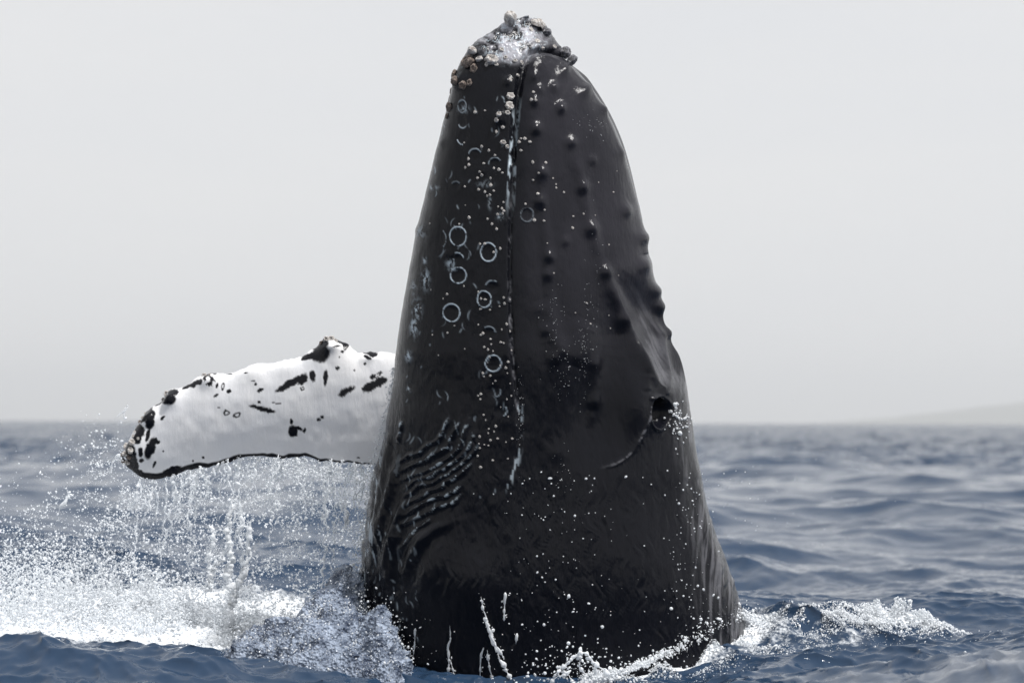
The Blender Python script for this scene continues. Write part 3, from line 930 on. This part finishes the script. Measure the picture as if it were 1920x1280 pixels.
def lathe(name, prof, seg, lobes, amp, mat, seed=0):
    r = np.random.default_rng(seed)
    th = np.arange(seg) / seg * 2 * np.pi
    V = []
    for k, (rr, zz) in enumerate(prof[:-1]):
        m = 1 + amp * np.cos(lobes * th) * (1 if k < 4 else 0.4) + r.normal(0, 0.05, seg)
        V.append(np.stack([rr * m * np.cos(th), rr * m * np.sin(th), zz + r.normal(0, 0.03, seg)], -1))
    V = np.vstack(V + [np.array([[0, 0, prof[-1][1]]])])
    q = grid_faces(len(prof) - 1, seg, True)
    c = np.arange(seg); b0 = (len(prof) - 2) * seg
    tri = np.vstack([q[:, [0, 1, 2]], q[:, [0, 2, 3]], np.stack([b0 + c, b0 + (c + 1) % seg, np.full(seg, len(V) - 1)], -1)])
    return mesh_from(name, V, tri, [mat])


ACORN = [(1, -0.3), (0.95, .3), (0.66, .72), (0.50, .76), (0.36, .45), (0, .38)]
BULB = [(0.55, -0.4), (0.98, .35), (0.95, .95), (0.62, 1.3), (0.36, 1.34), (0.24, 1.0), (0, .92)]
SMALL = [(1, -0.3), (0.85, .45), (0.45, .75), (0, .5)]
B_WHITE = [lathe("barnacle", ACORN, 14, 6, .10, M_BARN, k) for k in range(3)]
B_BULB = [lathe("barnacle_bulb", BULB, 16, 6, .08, M_BARN, 7), lathe("barnacle_bulb_dark", BULB, 16, 6, .08, M_BARN_DARK, 8)]
B_BROWN = [lathe("barnacle_brown", ACORN, 12, 5, .16, M_BARN_BROWN, k + 20) for k in range(3)]
B_SMALL = [lathe("barnacle_small", SMALL, 7, 3, .10, M_BARN, k + 40) for k in range(3)]
rb = np.random.default_rng(77)


def barnacle(me, P, Nn, r, sink=0.0):
    o = add_obj("barnacle", me, whale)
    o.location = Vector(P - ORG - np.asarray(Nn) * sink)
    q = Vector(Nn).to_track_quat('Z', 'Y')
    o.rotation_euler = (q @ Vector((0, 0, 1)).rotation_difference(Vector((rb.normal(0, .12), rb.normal(0, .12), 1)))).to_euler()
    s_ = r / 300.0
    o.scale = (s_ * rb.uniform(.75, 1.2), s_ * rb.uniform(.75, 1.2), s_ * rb.uniform(.5, .95))
    return o


BIG = [  # kind, column, row, radius, lean (x, z) added to the skin normal
    ('b', 956, 42, 13, (-.1, 1.6)), ('w', 1004, 44, 10, (0, 1)), ('w', 1013, 46, 10, (.6, .8)), ('d', 1021, 62, 8, (.8, 0)), ('w', 996, 56, 5, (0, .2)),
    ('b', 890, 98, 9, (-1.0, .8)), ('n', 877, 117, 14, (-.3, .5)), ('n', 888, 128, 9, (0, 0)), ('w', 898, 110, 7, (0, .6)), ('w', 922, 113, 11, (0, .2)),
    ('w', 912, 122, 4, (0, 0)), ('w', 930, 122, 4, (0, 0)), ('n', 868, 160, 7, (0, 0)), ('n', 880, 155, 6, (0, 0)), ('n', 853, 152, 10, (-1.4, .2)), ('n', 848, 172, 8, (-1.4, 0)), ('n', 845, 186, 9, (-1.4, 0)),
    ('n', 842, 202, 9, (-1.4, 0)), ('n', 838, 218, 6, (-1.4, 0)), ('n', 850, 138, 9, (-1.2, .4)), ('d', 1055, 99, 10, (.8, .7)), ('d', 1072, 113, 11, (1.0, .5)), ('w', 1066, 108, 6, (.8, .5)),
    ('w', 1007, 77, 5, (0, 0)), ('w', 1018, 91, 4, (0, 0)), ('w', 1040, 88, 4, (0, 0)), ('w', 978, 118, 5, (0, 0)), ('w', 966, 114, 4, (0, 0)), ('w', 948, 108, 4, (0, 0)), ('w', 941, 93, 4, (0, 0)),
    ('w', 958, 180, 7, (0, 0)), ('w', 955, 199, 7, (0, 0)), ('w', 951, 212, 5, (0, 0)), ('w', 943, 267, 5, (0, 0)), ('w', 951, 275, 4, (0, 0)), ('w', 936, 214, 5, (0, 0)), ('w', 931, 226, 5, (0, 0)), ('w', 957, 150, 4, (0, 0)), ('w', 970, 142, 4, (0, 0))]
for kind, bx, by, r, ln in BIG:
    P, n_ = on_body(bx, by)
    n_ = n_ + np.array([ln[0], 0, ln[1]]); n_ = n_ / np.linalg.norm(n_)
    pool = {'b': [B_BULB[0]], 'd': [B_BULB[1]], 'w': B_WHITE, 'n': B_BROWN}[kind]
    bo_ = barnacle(pool[rb.integers(len(pool))], P, n_, r)
    if kind in 'bd':
        bo_.scale.z = r / 300 * 1.15
SM = [(275,190),(205,200),(365,348),(413,313),(253,463),(305,487),(348,525),(155,555),(155,598),(127,618),(268,583),(347,620),(385,635),(410,660),(235,650),(250,675),(222,692),(320,697),(318,748),(345,792),(125,763),(230,780),(277,800),
      (295,832),(315,822),(412,880),(377,910),(408,925),(422,943),(408,963),(370,968),(298,1005),(328,1040),(368,1077),(155,993),(82,1042),(240,1190),(278,1190),(387,1222),(340,1253),(545,403),(578,403),(612,427),(533,427),(550,490),
      (633,575),(735,583),(677,660),(636,712),(673,815),(577,888),(723,937),(716,1020),(645,1008),(938,982),(932,1070),(866,805),(815,770),(640,50),(625,110),(660,115),(120,430)]
SM = [(840 + a / 4, 160 + b / 4, rb.uniform(2.2, 3.6)) for a, b in SM]
for k in range(62):
    SM.append((rb.uniform(895, 962), rb.uniform(540, 880), rb.uniform(1.4, 3.0)))
for k in range(14):
    SM.append((rb.uniform(780, 890), rb.uniform(380, 680), rb.uniform(1.4, 2.6)))
for k in range(16):
    SM.append((rb.uniform(1005, 1190), rb.uniform(300, 620), rb.uniform(1.2, 2.2)))
for bx, by, r in SM:
    P, n_ = on_body(bx, by)
    barnacle(B_SMALL[rb.integers(3)], P, n_, r)
for kind, bx, by, r in [('w', 253, 828, 8), ('w', 238, 836, 8), ('w', 250, 843, 7), ('w', 239, 850, 7), ('w', 241, 866, 6), ('n', 232, 864, 5), ('w', 255, 817, 4), ('w', 257, 809, 3), ('w', 264, 822, 3), ('n', 233, 852, 6), ('n', 246, 856, 6),
                        ('w', 612, 637, 8), ('w', 622, 636, 7), ('n', 604, 643, 5), ('w', 310, 738, 7), ('w', 304, 746, 5), ('w', 384, 704, 5), ('w', 268, 782, 4), ('n', 262, 790, 4), ('w', 395, 703, 4), ('w', 272, 774, 3), ('w', 630, 640, 4)]:
    k = np.argmin((FPX - bx) ** 2 + (FPY - by) ** 2)
    n_ = np.array([-.15, -1, .45]); n_ /= np.linalg.norm(n_)
    pool = {'w': B_WHITE, 'n': B_BROWN}[kind]
    barnacle(pool[rb.integers(len(pool))], FFR[k], n_, r)

# ------------------------------------------------------------------ water in the air
OCT = np.array([[1, 0, 0], [-1, 0, 0], [0, 1, 0], [0, -1, 0], [0, 0, 1], [0, 0, -1]], float)
OCT_F = np.array([[0, 2, 4], [2, 1, 4], [1, 3, 4], [3, 0, 4], [2, 0, 5], [1, 2, 5], [3, 1, 5], [0, 3, 5]])
_b = bmesh.new(); bmesh.ops.create_icosphere(_b, subdivisions=1, radius=1.0)
_b.verts.ensure_lookup_table()
ICO = np.array([v.co[:] for v in _b.verts]); ICO_F = np.array([[v.index for v in f.verts] for f in _b.faces]); _b.free()
_b = bmesh.new(); bmesh.ops.create_icosphere(_b, subdivisions=2, radius=1.0)
_b.verts.ensure_lookup_table()
ICO2 = np.array([v.co[:] for v in _b.verts]); ICO2_F = np.array([[v.index for v in f.verts] for f in _b.faces]); _b.free()


class Soup:
    def __init__(self):
        self.V, self.F, self.n = [], [], 0

    def add(self, V, Fc):
        self.V.append(V); self.F.append(Fc + self.n); self.n += len(V)

    def drops(self, P, R, stretch=0.3, base=None):
        P = np.asarray(P, float); R = np.asarray(R, float)
        R = np.minimum(R, 2.2 * np.median(R)) if len(R) > 50 else R
        if base is None:
            big = R > 0.0085
            if big.any():
                self.drops(P[big], R[big], stretch, (ICO2, ICO2_F))
            mid = (R > 0.0048) & ~big
            if mid.any():
                self.drops(P[mid], R[mid], stretch, (ICO, ICO_F))
            sm = ~big & ~mid
            if sm.any():
                self.drops(P[sm], R[sm], stretch, (OCT, OCT_F))
            return
        bv, bf = base
        n = len(P)
        q = rng.normal(size=(n, 3, 3))
        Q = np.linalg.qr(q)[0]
        sc = np.exp(rng.normal(0, stretch, (n, 3)))
        lump = 1 + rng.normal(0, stretch * 0.35, (n, len(bv), 1))
        V = np.einsum('nij,nkj->nki', Q, bv[None] * sc[:, None, :] * lump) * R[:, None, None] + P[:, None, :]
        Fc = bf[None] + (np.arange(n) * len(bv))[:, None, None]
        self.add(V.reshape(-1, 3), Fc.reshape(-1, 3))

    def tube(self, pts, rad, seg=7):
        pts = np.asarray(pts, float); rad = np.asarray(rad, float)
        t = np.gradient(pts, axis=0); t /= np.linalg.norm(t, axis=1, keepdims=True) + 1e-9
        up = np.array([0.3, 1.0, 0.1])
        u = np.cross(t, up); u /= np.linalg.norm(u, axis=1, keepdims=True) + 1e-9
        w = np.cross(t, u)
        a = np.arange(seg) / seg * 2 * np.pi
        ring = pts[:, None] + rad[:, None, None] * (u[:, None] * np.cos(a)[None, :, None] + w[:, None] * np.sin(a)[None, :, None])
        V = np.vstack([ring.reshape(-1, 3), pts[:1], pts[-1:]])
        q = grid_faces(len(pts), seg, True)
        c = np.arange(seg); n = len(pts)
        tri = np.vstack([q[:, [0, 1, 2]], q[:, [0, 2, 3]], np.stack([(c + 1) % seg, c, np.full(seg, n * seg)], -1), np.stack([(n - 1) * seg + c, (n - 1) * seg + (c + 1) % seg, np.full(seg, n * seg + 1)], -1)])
        self.add(V, tri)

    def build(self, name, mat, label, cat):
        V = np.vstack(self.V); Fc = np.vstack(self.F)
        me = mesh_from(name, V, Fc, [mat])
        print(name, len(Fc), "tris")
        return add_obj(name, me, kind="stuff", label=label, category=cat)


def strand(soup, pts_px, y, r0, r1, wob_=3.0, beads=0.35, n=None):
    """a rope of water through photograph points at world depth y (scalar or per point)"""
    p = np.asarray(pts_px, float)
    L = np.concatenate([[0], np.cumsum(np.hypot(*np.diff(p, axis=0).T))])
    n = n or max(6, int(L[-1] / 3))
    s = np.linspace(0, L[-1], n)
    ph = rng.uniform(0, 200, 3)
    x = np.interp(s, L, p[:, 0]) + (fbm(s / 14 + ph[0], s * 0 + 1, 3) - .5) * 2 * wob_
    yy = np.interp(s, L, p[:, 1]) + (fbm(s / 14 + ph[1], s * 0 + 5, 3) - .5) * 1.4 * wob_
    dep = np.interp(s, L, np.broadcast_to(y, len(p)).astype(float))
    P = unproject(x, yy, dep)
    prof = np.interp(s / L[-1], [0, .06, .94, 1], [.35, 1, 1, .3])
    r = (r0 + (r1 - r0) * s / L[-1]) * prof * (0.25 + 1.5 * sstep(.25, .75, fbm(s / 6 + ph[2], s * 0 + 9, 3, .6)))
    soup.tube(P, np.maximum(r, .25) / 300)
    k = rng.random(n) < beads
    if k.any():
        soup.drops(P[k] + rng.normal(0, 3.0 / 300, (k.sum(), 3)), np.exp(rng.normal(math.log(.9), .4, k.sum())) / 300 * (0.7 + r[k] / 3))


def flip_bottom(px):
    o = np.argsort(STN[:, 0])
    return np.interp(px, STN[o, 0], STN[o, 1])


# --- spray streaming off the flipper
sp = Soup()
n0 = 230000
px = rng.uniform(-80, 730, n0); py = rng.uniform(770, 1240, n0)
clump = sstep(.36, .70, fbm(px / 34, py / 26, 4, .6))
fb = np.where(px > 232, flip_bottom(px), 845 + (232 - px) * 0.55)
below = py - fb
dens = np.where(below > 0, 0.55, 0.0) * np.where(px < 232, np.exp(-np.maximum(0, 232 - px) / 160), 1)
dens = np.where((below <= 0) & (px < 236), 0.30 * np.exp(below / 45) * np.exp(-np.maximum(0, 232 - px) / 140), dens)
dens = dens + 0.5 * np.exp(-(below / 40) ** 2) * (px > 380) * (below > 0)
dens = dens * (0.10 + 0.95 * clump) * (1 - 0.35 * np.exp(-((py - 1040) / 90) ** 2) * sstep(200, 330, px))
dens = dens + 1.0 * np.exp(-((py - (1165 + px * 0.05)) / 55) ** 2) * sstep(520, 120, px) + 0.75 * np.exp(-((py - 1090) / 70) ** 2) * sstep(360, 0, px)
keep = rng.random(n0) < np.clip(dens, 0, 1) * 0.72
px, py = px[keep], py[keep]
dep = rng.normal(0.95, 0.30, len(px)) + 0.25 * sstep(400, 0, px)
P = unproject(px, py, dep)
R = np.exp(rng.normal(math.log(.92), 0.5, len(px))) / 300
ok = P[:, 2] > 0.0
sp.drops(P[ok], R[ok], 0.28)
for k in range(60):
    x0 = rng.uniform(262, 705)
    y0 = flip_bottom(x0) - 3
    ln = rng.gamma(2.0, 42) + 12
    dx = rng.normal(-10, 14)
    strand(sp, [(x0, y0), (x0 + dx * .4, y0 + ln * .5), (x0 + dx, y0 + ln)], 0.93 - 0.3 * (x0 - 300) / 460 + rng.normal(0, .03), rng.uniform(1.0, 2.8), rng.uniform(.3, 1.0), 9, .9)
for pts, r0, r1 in [([(437, 930), (432, 965), (428, 1000), (436, 1040), (430, 1080), (434, 1120), (428, 1160), (432, 1205)], 2.2, 5.5), ([(398, 985), (400, 1015), (392, 1050), (398, 1090), (390, 1110)], 2.2, 2.6),
                    ([(472, 975), (470, 1010), (462, 1050), (455, 1075), (440, 1100), (434, 1140)], 2.0, 3.4), ([(455, 960), (452, 1000), (455, 1030)], 2.0, 1.2), ([(420, 1035), (402, 1058), (390, 1085), (385, 1110)], 2.6, 2.2),
                    ([(454, 1148), (448, 1175), (450, 1210)], 2.4, 4.0), ([(434, 1120), (446, 1112), (462, 1100), (468, 1090)], 2.0, 1.2), ([(405, 1060), (420, 1050), (415, 1035)], 1.6, 1.2), ([(128, 922), (120, 940), (112, 960)], 3, 1),
                    ([(258, 905), (255, 930), (252, 955)], 2.2, 1), ([(285, 912), (282, 935), (279, 960)], 2.2, 1), ([(240, 762), (228, 775), (215, 790)], .8, .5), ([(226, 850), (212, 865), (205, 885)], 1.2, .6), ([(640, 940), (650, 960), (648, 990)], 1.5, 2)]:
    strand(sp, pts, 0.55, r0 * 1.5, r1 * 1.6, 6, 1.0)
    strand(sp, np.array(pts) + rng.normal(0, 4, (len(pts), 2)), 0.58, r0, r1, 8, .9)
    strand(sp, np.array(pts) + rng.normal(0, 5, (len(pts), 2)), 0.78, r0 * .5, r1 * .5, 8, .8)
sp.build("flipper_spray", M_DROP, "white spray of drops and water ropes falling from the raised white flipper", "spray")

# --- water streaming down the whale's left flank and loose drops before its throat
fl = Soup()
n0 = 2600
py = rng.uniform(690, 1140, n0)
xl = smooth_interp(py, EDGE[:, 0], EDGE[:, 1])
px = xl + rng.normal(-3, 7, n0) * (0.5 + (py - 690) / 450)
P = unproject(px, py, rng.normal(-0.02, 0.06, n0) - 0.5 * np.clip((1230 - py) / 1200, 0, 1))
fl.drops(P, np.exp(rng.normal(math.log(.85), .4, n0)) / 300)
for k in range(360):
    bx = rng.choice([rng.normal(1040, 60), rng.uniform(975, 1330), rng.normal(1290, 22)]); by = rng.uniform(880, 1282)
    Pb, nb_ = on_body(bx, by)
    Pb = Pb + np.array([0, -rng.uniform(.02, .35), 0])
    r = math.exp(rng.normal(math.log(.85), .5))
    fl.drops([Pb], [r / 300], .2, (ICO2, ICO2_F))
for k in range(90):
    Pb, nb_ = on_body(rng.normal(1276, 12), rng.normal(788, 22))
    fl.drops([Pb + nb_ * .004], [math.exp(rng.normal(math.log(1.5), .4)) / 300], .3, (ICO, ICO_F))
for cx_, cy_, sx_, sy_, n_ in [(1095, 655, 9, 40, 90), (1040, 600, 10, 35, 50), (1110, 520, 8, 60, 30), (1110, 235, 14, 16, 40), (1055, 690, 12, 30, 60), (1048, 880, 14, 40, 20), (975, 780, 5, 40, 40)]:
    for k in range(n_):          # beads of water clinging to the skin
        Pb, nb_ = on_body(rng.normal(cx_, sx_), rng.normal(cy_, sy_))
        fl.drops([Pb + nb_ * .001], [math.exp(rng.normal(math.log(.5), .35)) / 300], .3, (OCT, OCT_F))


def body_strand(pts, r0, r1, off=.03, wob_=3, beads=.4):
    ys = [on_body(min(max(a, 690), 1380), b)[0][1] - off for a, b in pts]
    strand(fl, pts, np.array(ys), r0, r1, wob_, beads)


Z6 = lambda L_: [(420 + a / 3, 1000 + b / 3) for a, b in L_]
Z7 = lambda L_: [(1000 + a / 2.087, 1040 + b / 2.087) for a, b in L_]
body_strand(Z6([(1450, 350), (1455, 420), (1470, 470), (1500, 560), (1520, 620), (1550, 700), (1600, 790), (1630, 850)]), 1.4, 3.6, .03, 3, .8)
body_strand(Z6([(1460, 470), (1485, 510), (1510, 590), (1545, 650), (1570, 700)]), 1.8, 2.0, .05, 3, .8)
body_strand(Z6([(1270, 520), (1275, 590), (1260, 650), (1265, 720), (1255, 850)]), .8, 2.4, .02, 2, .3)
body_strand(Z6([(1265, 700), (1290, 780), (1300, 850)]), 1.4, 2.2, .02, 2, .3)
body_strand(Z6([(1580, 330), (1580, 400), (1575, 490)]), 1.6, 1.2, .02, 1.5, .3)
body_strand(Z6([(1460, 640), (1440, 720), (1435, 850)]), 1.2, 1.6, .02, 2, .3)
body_strand(Z6([(1480, 650), (1490, 740), (1515, 820)]), 1.8, 1.8, .03, 2, .5)
body_strand(Z6([(1075, 530), (1075, 590), (1065, 690)]), 2.4, .5, .02, 1, .1)
body_strand(Z6([(1650, 560), (1640, 620)]), 1.6, 1.6, .02, 1, .2)
fl.build("streaming_drops", M_CLEAR, "clear water drops and rivulets running down the dark skin of the whale", "water")

# --- churned water piled against the left of the base


def mound_h(x, y):
    h = G(x, y, -0.98, -0.30, 0.24, 0.42, 0.46) + G(x, y, -0.74, -0.82, 0.13, 0.28, 0.26) + G(x, y, -1.42, -0.40, 0.30, 0.40, 0.17) + G(x, y, -1.15, -0.75, 0.3, 0.28, 0.14)
    return h


def build_mound():
    xs = np.arange(-2.0, -0.42, 0.0062); ys = np.arange(-1.45, 0.35, 0.0075)
    X, Y = np.meshgrid(xs, ys); x, y = X.ravel(), Y.ravel()
    _, _, zs, _ = sea_surface(x, y)
    h = mound_h(x, y)
    z = zs + h * (0.75 + 0.5 * fbm(x * 5, y * 5, 3)) - 0.03 - 0.07 * sstep(.09, .03, h)
    P = np.stack([x, y, z], -1)
    m = sstep(0.01, 0.10, h)
    fl_ = np.stack([(x + z) * 5, y * 13, (z - x) * 14], -1)
    nz = fbm3(fl_, 4, .55) - 0.5
    nz2 = np.abs(fbm3(P * 30 + 9, 3, .6) - 0.5)
    hz = np.stack([np.gradient(z.reshape(X.shape), axis=1).ravel() / 0.0062, np.gradient(z.reshape(X.shape), axis=0).ravel() / 0.0075], -1)
    n_ = np.stack([-hz[:, 0], -hz[:, 1], np.ones(len(x))], -1); n_ /= np.linalg.norm(n_, axis=1, keepdims=True)
    P += n_ * (m * (0.15 * nz - 0.05 * nz2))[:, None]
    gf = grid_faces(len(ys), len(xs))
    gf = gf[(h[gf] > 0.025).all(1)]
    me = mesh_from("churned_water", P, gf, [M_MOUND])
    add_obj("churned_water", me, kind="stuff", label="churned blue grey water full of bubbles piled against the base of the whale under its flipper", category="splash")
    return P, n_, m


def mat_mound():
    m, t, b = new_mat("aerated_water")
    geo = N(t, "ShaderNodeNewGeometry")
    n = N(t, "ShaderNodeTexNoise", Scale=9.0, Detail=7.0, Roughness=0.7)
    t.links.new(geo.outputs["Position"], n.inputs["Vector"])
    rp = N(t, "ShaderNodeValToRGB")
    rp.color_ramp.elements[0].position = 0.38; rp.color_ramp.elements[0].color = (0.05, 0.065, 0.10, 1)
    rp.color_ramp.elements[1].position = 0.66; rp.color_ramp.elements[1].color = (0.38, 0.44, 0.54, 1)
    t.links.new(n.outputs["Fac"], rp.inputs[0])
    t.links.new(rp.outputs[0], b.inputs["Base Color"])
    b.inputs["Roughness"].default_value = 0.10
    b.inputs["IOR"].default_value = 1.33
    v = N(t, "ShaderNodeTexVoronoi", Scale=55.0)
    t.links.new(geo.outputs["Position"], v.inputs["Vector"])
    bp = N(t, "ShaderNodeBump", Strength=0.85, Distance=0.018)
    t.links.new(v.outputs["Distance"], bp.inputs["Height"])
    t.links.new(bp.outputs[0], b.inputs["Normal"])
    return m


M_MOUND = mat_mound()
MP, MN, MM = build_mound()
ms = Soup()
k = rng.choice(len(MP), 3600, p=MM / MM.sum())
off = np.abs(rng.normal(0, .022, len(k)))
cl_ = fbm3(MP[k] * 9, 3) 
kk = k[cl_ > .44]; of = off[cl_ > .44]
ms.drops(MP[kk] + MN[kk] * of[:, None] + rng.normal(0, .006, (len(kk), 3)), np.exp(rng.normal(math.log(.85), .45, len(kk))) / 300, .35)
k = rng.choice(len(MP), 1500, p=MM / MM.sum())
ms.drops(MP[k] + MN[k] * np.abs(rng.normal(0, .09, len(k)))[:, None] + rng.normal(0, .02, (len(k), 3)), np.exp(rng.normal(math.log(.9), .4, len(k))) / 300, .3)
ms.build("bubbling_drops", M_CLEAR, "fine clear drops and bubbles thrown up over the churned water at the base of the whale", "splash")

# --- foam along the right of the base and the small breaking crest beyond it
ff = Soup()
CURVE = np.array([(1040, 1290, -1.05), (1110, 1272, -.98), (1180, 1250, -.86), (1260, 1218, -.66), (1330, 1182, -.40), (1385, 1152, -.08), (1440, 1166, .05), (1500, 1172, .10), (1560, 1180, .10)])
n0 = 5200
u = rng.random(n0) * (len(CURVE) - 1)
c_ = np.stack([np.interp(u, np.arange(len(CURVE)), CURVE[:, k]) for k in range(3)], -1)
lift = np.abs(rng.normal(0, 9, n0)) * (0.4 + np.exp(-((u - 4.4) / 1.2) ** 2) * 1.3)
P = unproject(c_[:, 0] + rng.normal(0, 9, n0), c_[:, 1] - lift + 6, c_[:, 2] - np.abs(rng.normal(0, .10, n0)) - .05)
cl_ = fbm3(P * 8, 3)
ok = cl_ > 0.42
ff.drops(P[ok], np.exp(rng.normal(math.log(1.05), .5, n0))[ok] / 300, .4)


def foam_heap(cx, cy, sx, sy, n, rmed, hmul=0.05, thr=.4):
    x = rng.normal(cx, sx, n); y = rng.normal(cy, sy, n)
    X, Y, Z, _ = sea_surface(x, y)
    q = np.exp(-((x - cx) / sx) ** 2 / 2 - ((y - cy) / sy) ** 2 / 2)
    P_ = np.stack([X, Y, Z + hmul * q * rng.random(n)], -1)
    k_ = fbm3(P_ * np.array([6, 6, 3]), 3) > thr
    ff.drops(P_[k_], np.exp(rng.normal(math.log(rmed), .45, n))[k_] / 300, .4)


foam_heap(2.45, -0.10, .19, .10, 9000, .85, .10, .43)
foam_heap(2.22, -0.28, .25, .09, 3000, .8, .04, .48)
foam_heap(1.95, -0.30, .20, .07, 1800, .8, .04, .50)
foam_heap(1.55, -0.02, .24, .12, 4000, .8, .04, .49)
foam_heap(1.20, -0.55, .24, .17, 5000, .8, .03, .47)
foam_heap(0.75, -0.95, .25, .12, 4200, .85, .04, .46)
foam_heap(2.0, -0.45, .40, .10, 1400, .7, .03, .52)
foam_heap(2.3, -0.6, .50, .35, 260, .7, .03, .40)
for pts, r0, r1 in [([(80, 480), (105, 445), (150, 402), (190, 382), (220, 392), (232, 420), (272, 442), (300, 495)], 2.6, 3.2), ([(66, 500), (100, 472), (140, 470), (155, 500)], 2.4, 2.4), ([(192, 390), (178, 430), (205, 468), (190, 505)], 2.6, 2.2),
                    ([(230, 425), (240, 460), (260, 500)], 2.2, 2.6), ([(110, 440), (130, 460), (150, 455)], 2, 1.6)]:
    strand(ff, Z7(pts), -1.12, r0, r1, 5, .8)
n0 = 260
P = unproject(rng.normal(1090, 50, n0), rng.normal(1262, 22, n0), rng.normal(-1.1, .08, n0))
ff.drops(P, np.exp(rng.normal(math.log(1.3), .5, n0)) / 300, .2)
n0 = 90
P = unproject(rng.normal(1420, 90, n0), rng.normal(890, 80, n0), rng.normal(0.1, .3, n0))
ff.drops(P, np.exp(rng.normal(math.log(.7), .4, n0)) / 300, .2)
ff.build("breaking_foam", M_DROP, "white foam breaking along the dark body and in a small crest away from the flipper", "foam")

# --- white water lying under the flipper
wf = Soup()
for cx, cy, sx, sy, n, rm, hm in [(-2.9, .75, .75, .35, 12000, 1.3, .20), (-2.2, .55, .7, .22, 7000, 1.2, .12), (-1.6, .35, .4, .2, 4000, 1.1, .09), (-3.3, 1.5, .6, .5, 7000, 1.3, .25)]:
    x = rng.normal(cx, sx, n); y = rng.normal(cy, sy, n)
    X, Y, Z, _ = sea_surface(x, y)
    P_ = np.stack([X, Y, Z + hm * rng.random(n) ** 2], -1)
    k_ = fbm3(P_ * np.array([5, 5, 3]), 3) > .40
    wf.drops(P_[k_], np.exp(rng.normal(math.log(rm), .45, n))[k_] / 300, .4)
wf.build("white_water", M_DROP, "band of white foam on the sea below the raised flipper", "foam")


# ------------------------------------------------------------------ distant land and the air in front of it
def build_hills():
    n, m = 160, 24
    xs = np.linspace(4900, 21000, n)
    prof = 520 * sstep(4300, 10500, xs) * (0.75 + 0.5 * fbm(xs / 2600, xs * 0 + 3, 4)) - 4
    v = np.linspace(0, 1, m)
    X = np.broadcast_to(xs[:, None], (n, m)); Y = 34000 + 4000 * v[None] + 0 * X
    Z = prof[:, None] * np.sin(v * np.pi)[None] ** 0.8 + 40 * (fbm(X / 400, Y / 400, 3) - .5) * np.sin(v * np.pi)[None] - 3
    me = mesh_from("hills", np.stack([X, Y, Z], -1).reshape(-1, 3), grid_faces(n, m), [mat_noise("hill_scrub", (0.035, 0.05, 0.03), (0.09, 0.09, 0.06), 0.02, 0.9)])
    add_obj("hills", me, kind="structure", label="faint low hills lost in the haze beyond the sea", category="hills")


build_hills()


def build_haze():
    me = bpy.data.meshes.new("haze")
    b_ = bmesh.new()
    bmesh.ops.create_cube(b_, size=1.0)
    b_.to_mesh(me); b_.free()
    m, t, b = new_mat("sea_haze")
    t.nodes.remove(b)
    pv = N(t, "ShaderNodeVolumePrincipled")
    pv.inputs["Color"].default_value = (0.95, 0.975, 1.0, 1)
    pv.inputs["Density"].default_value = 0.000052
    pv.inputs["Anisotropy"].default_value = 0.2
    t.links.new(pv.outputs[0], t.nodes["Material Output"].inputs["Volume"])
    me.materials.append(m)
    o = add_obj("haze", me, kind="stuff", label="thin pale sea haze that veils the far hills", category="haze")
    o.scale = (45000, 41000, 763)
    o.location = (0, 19800, 380)


build_haze()
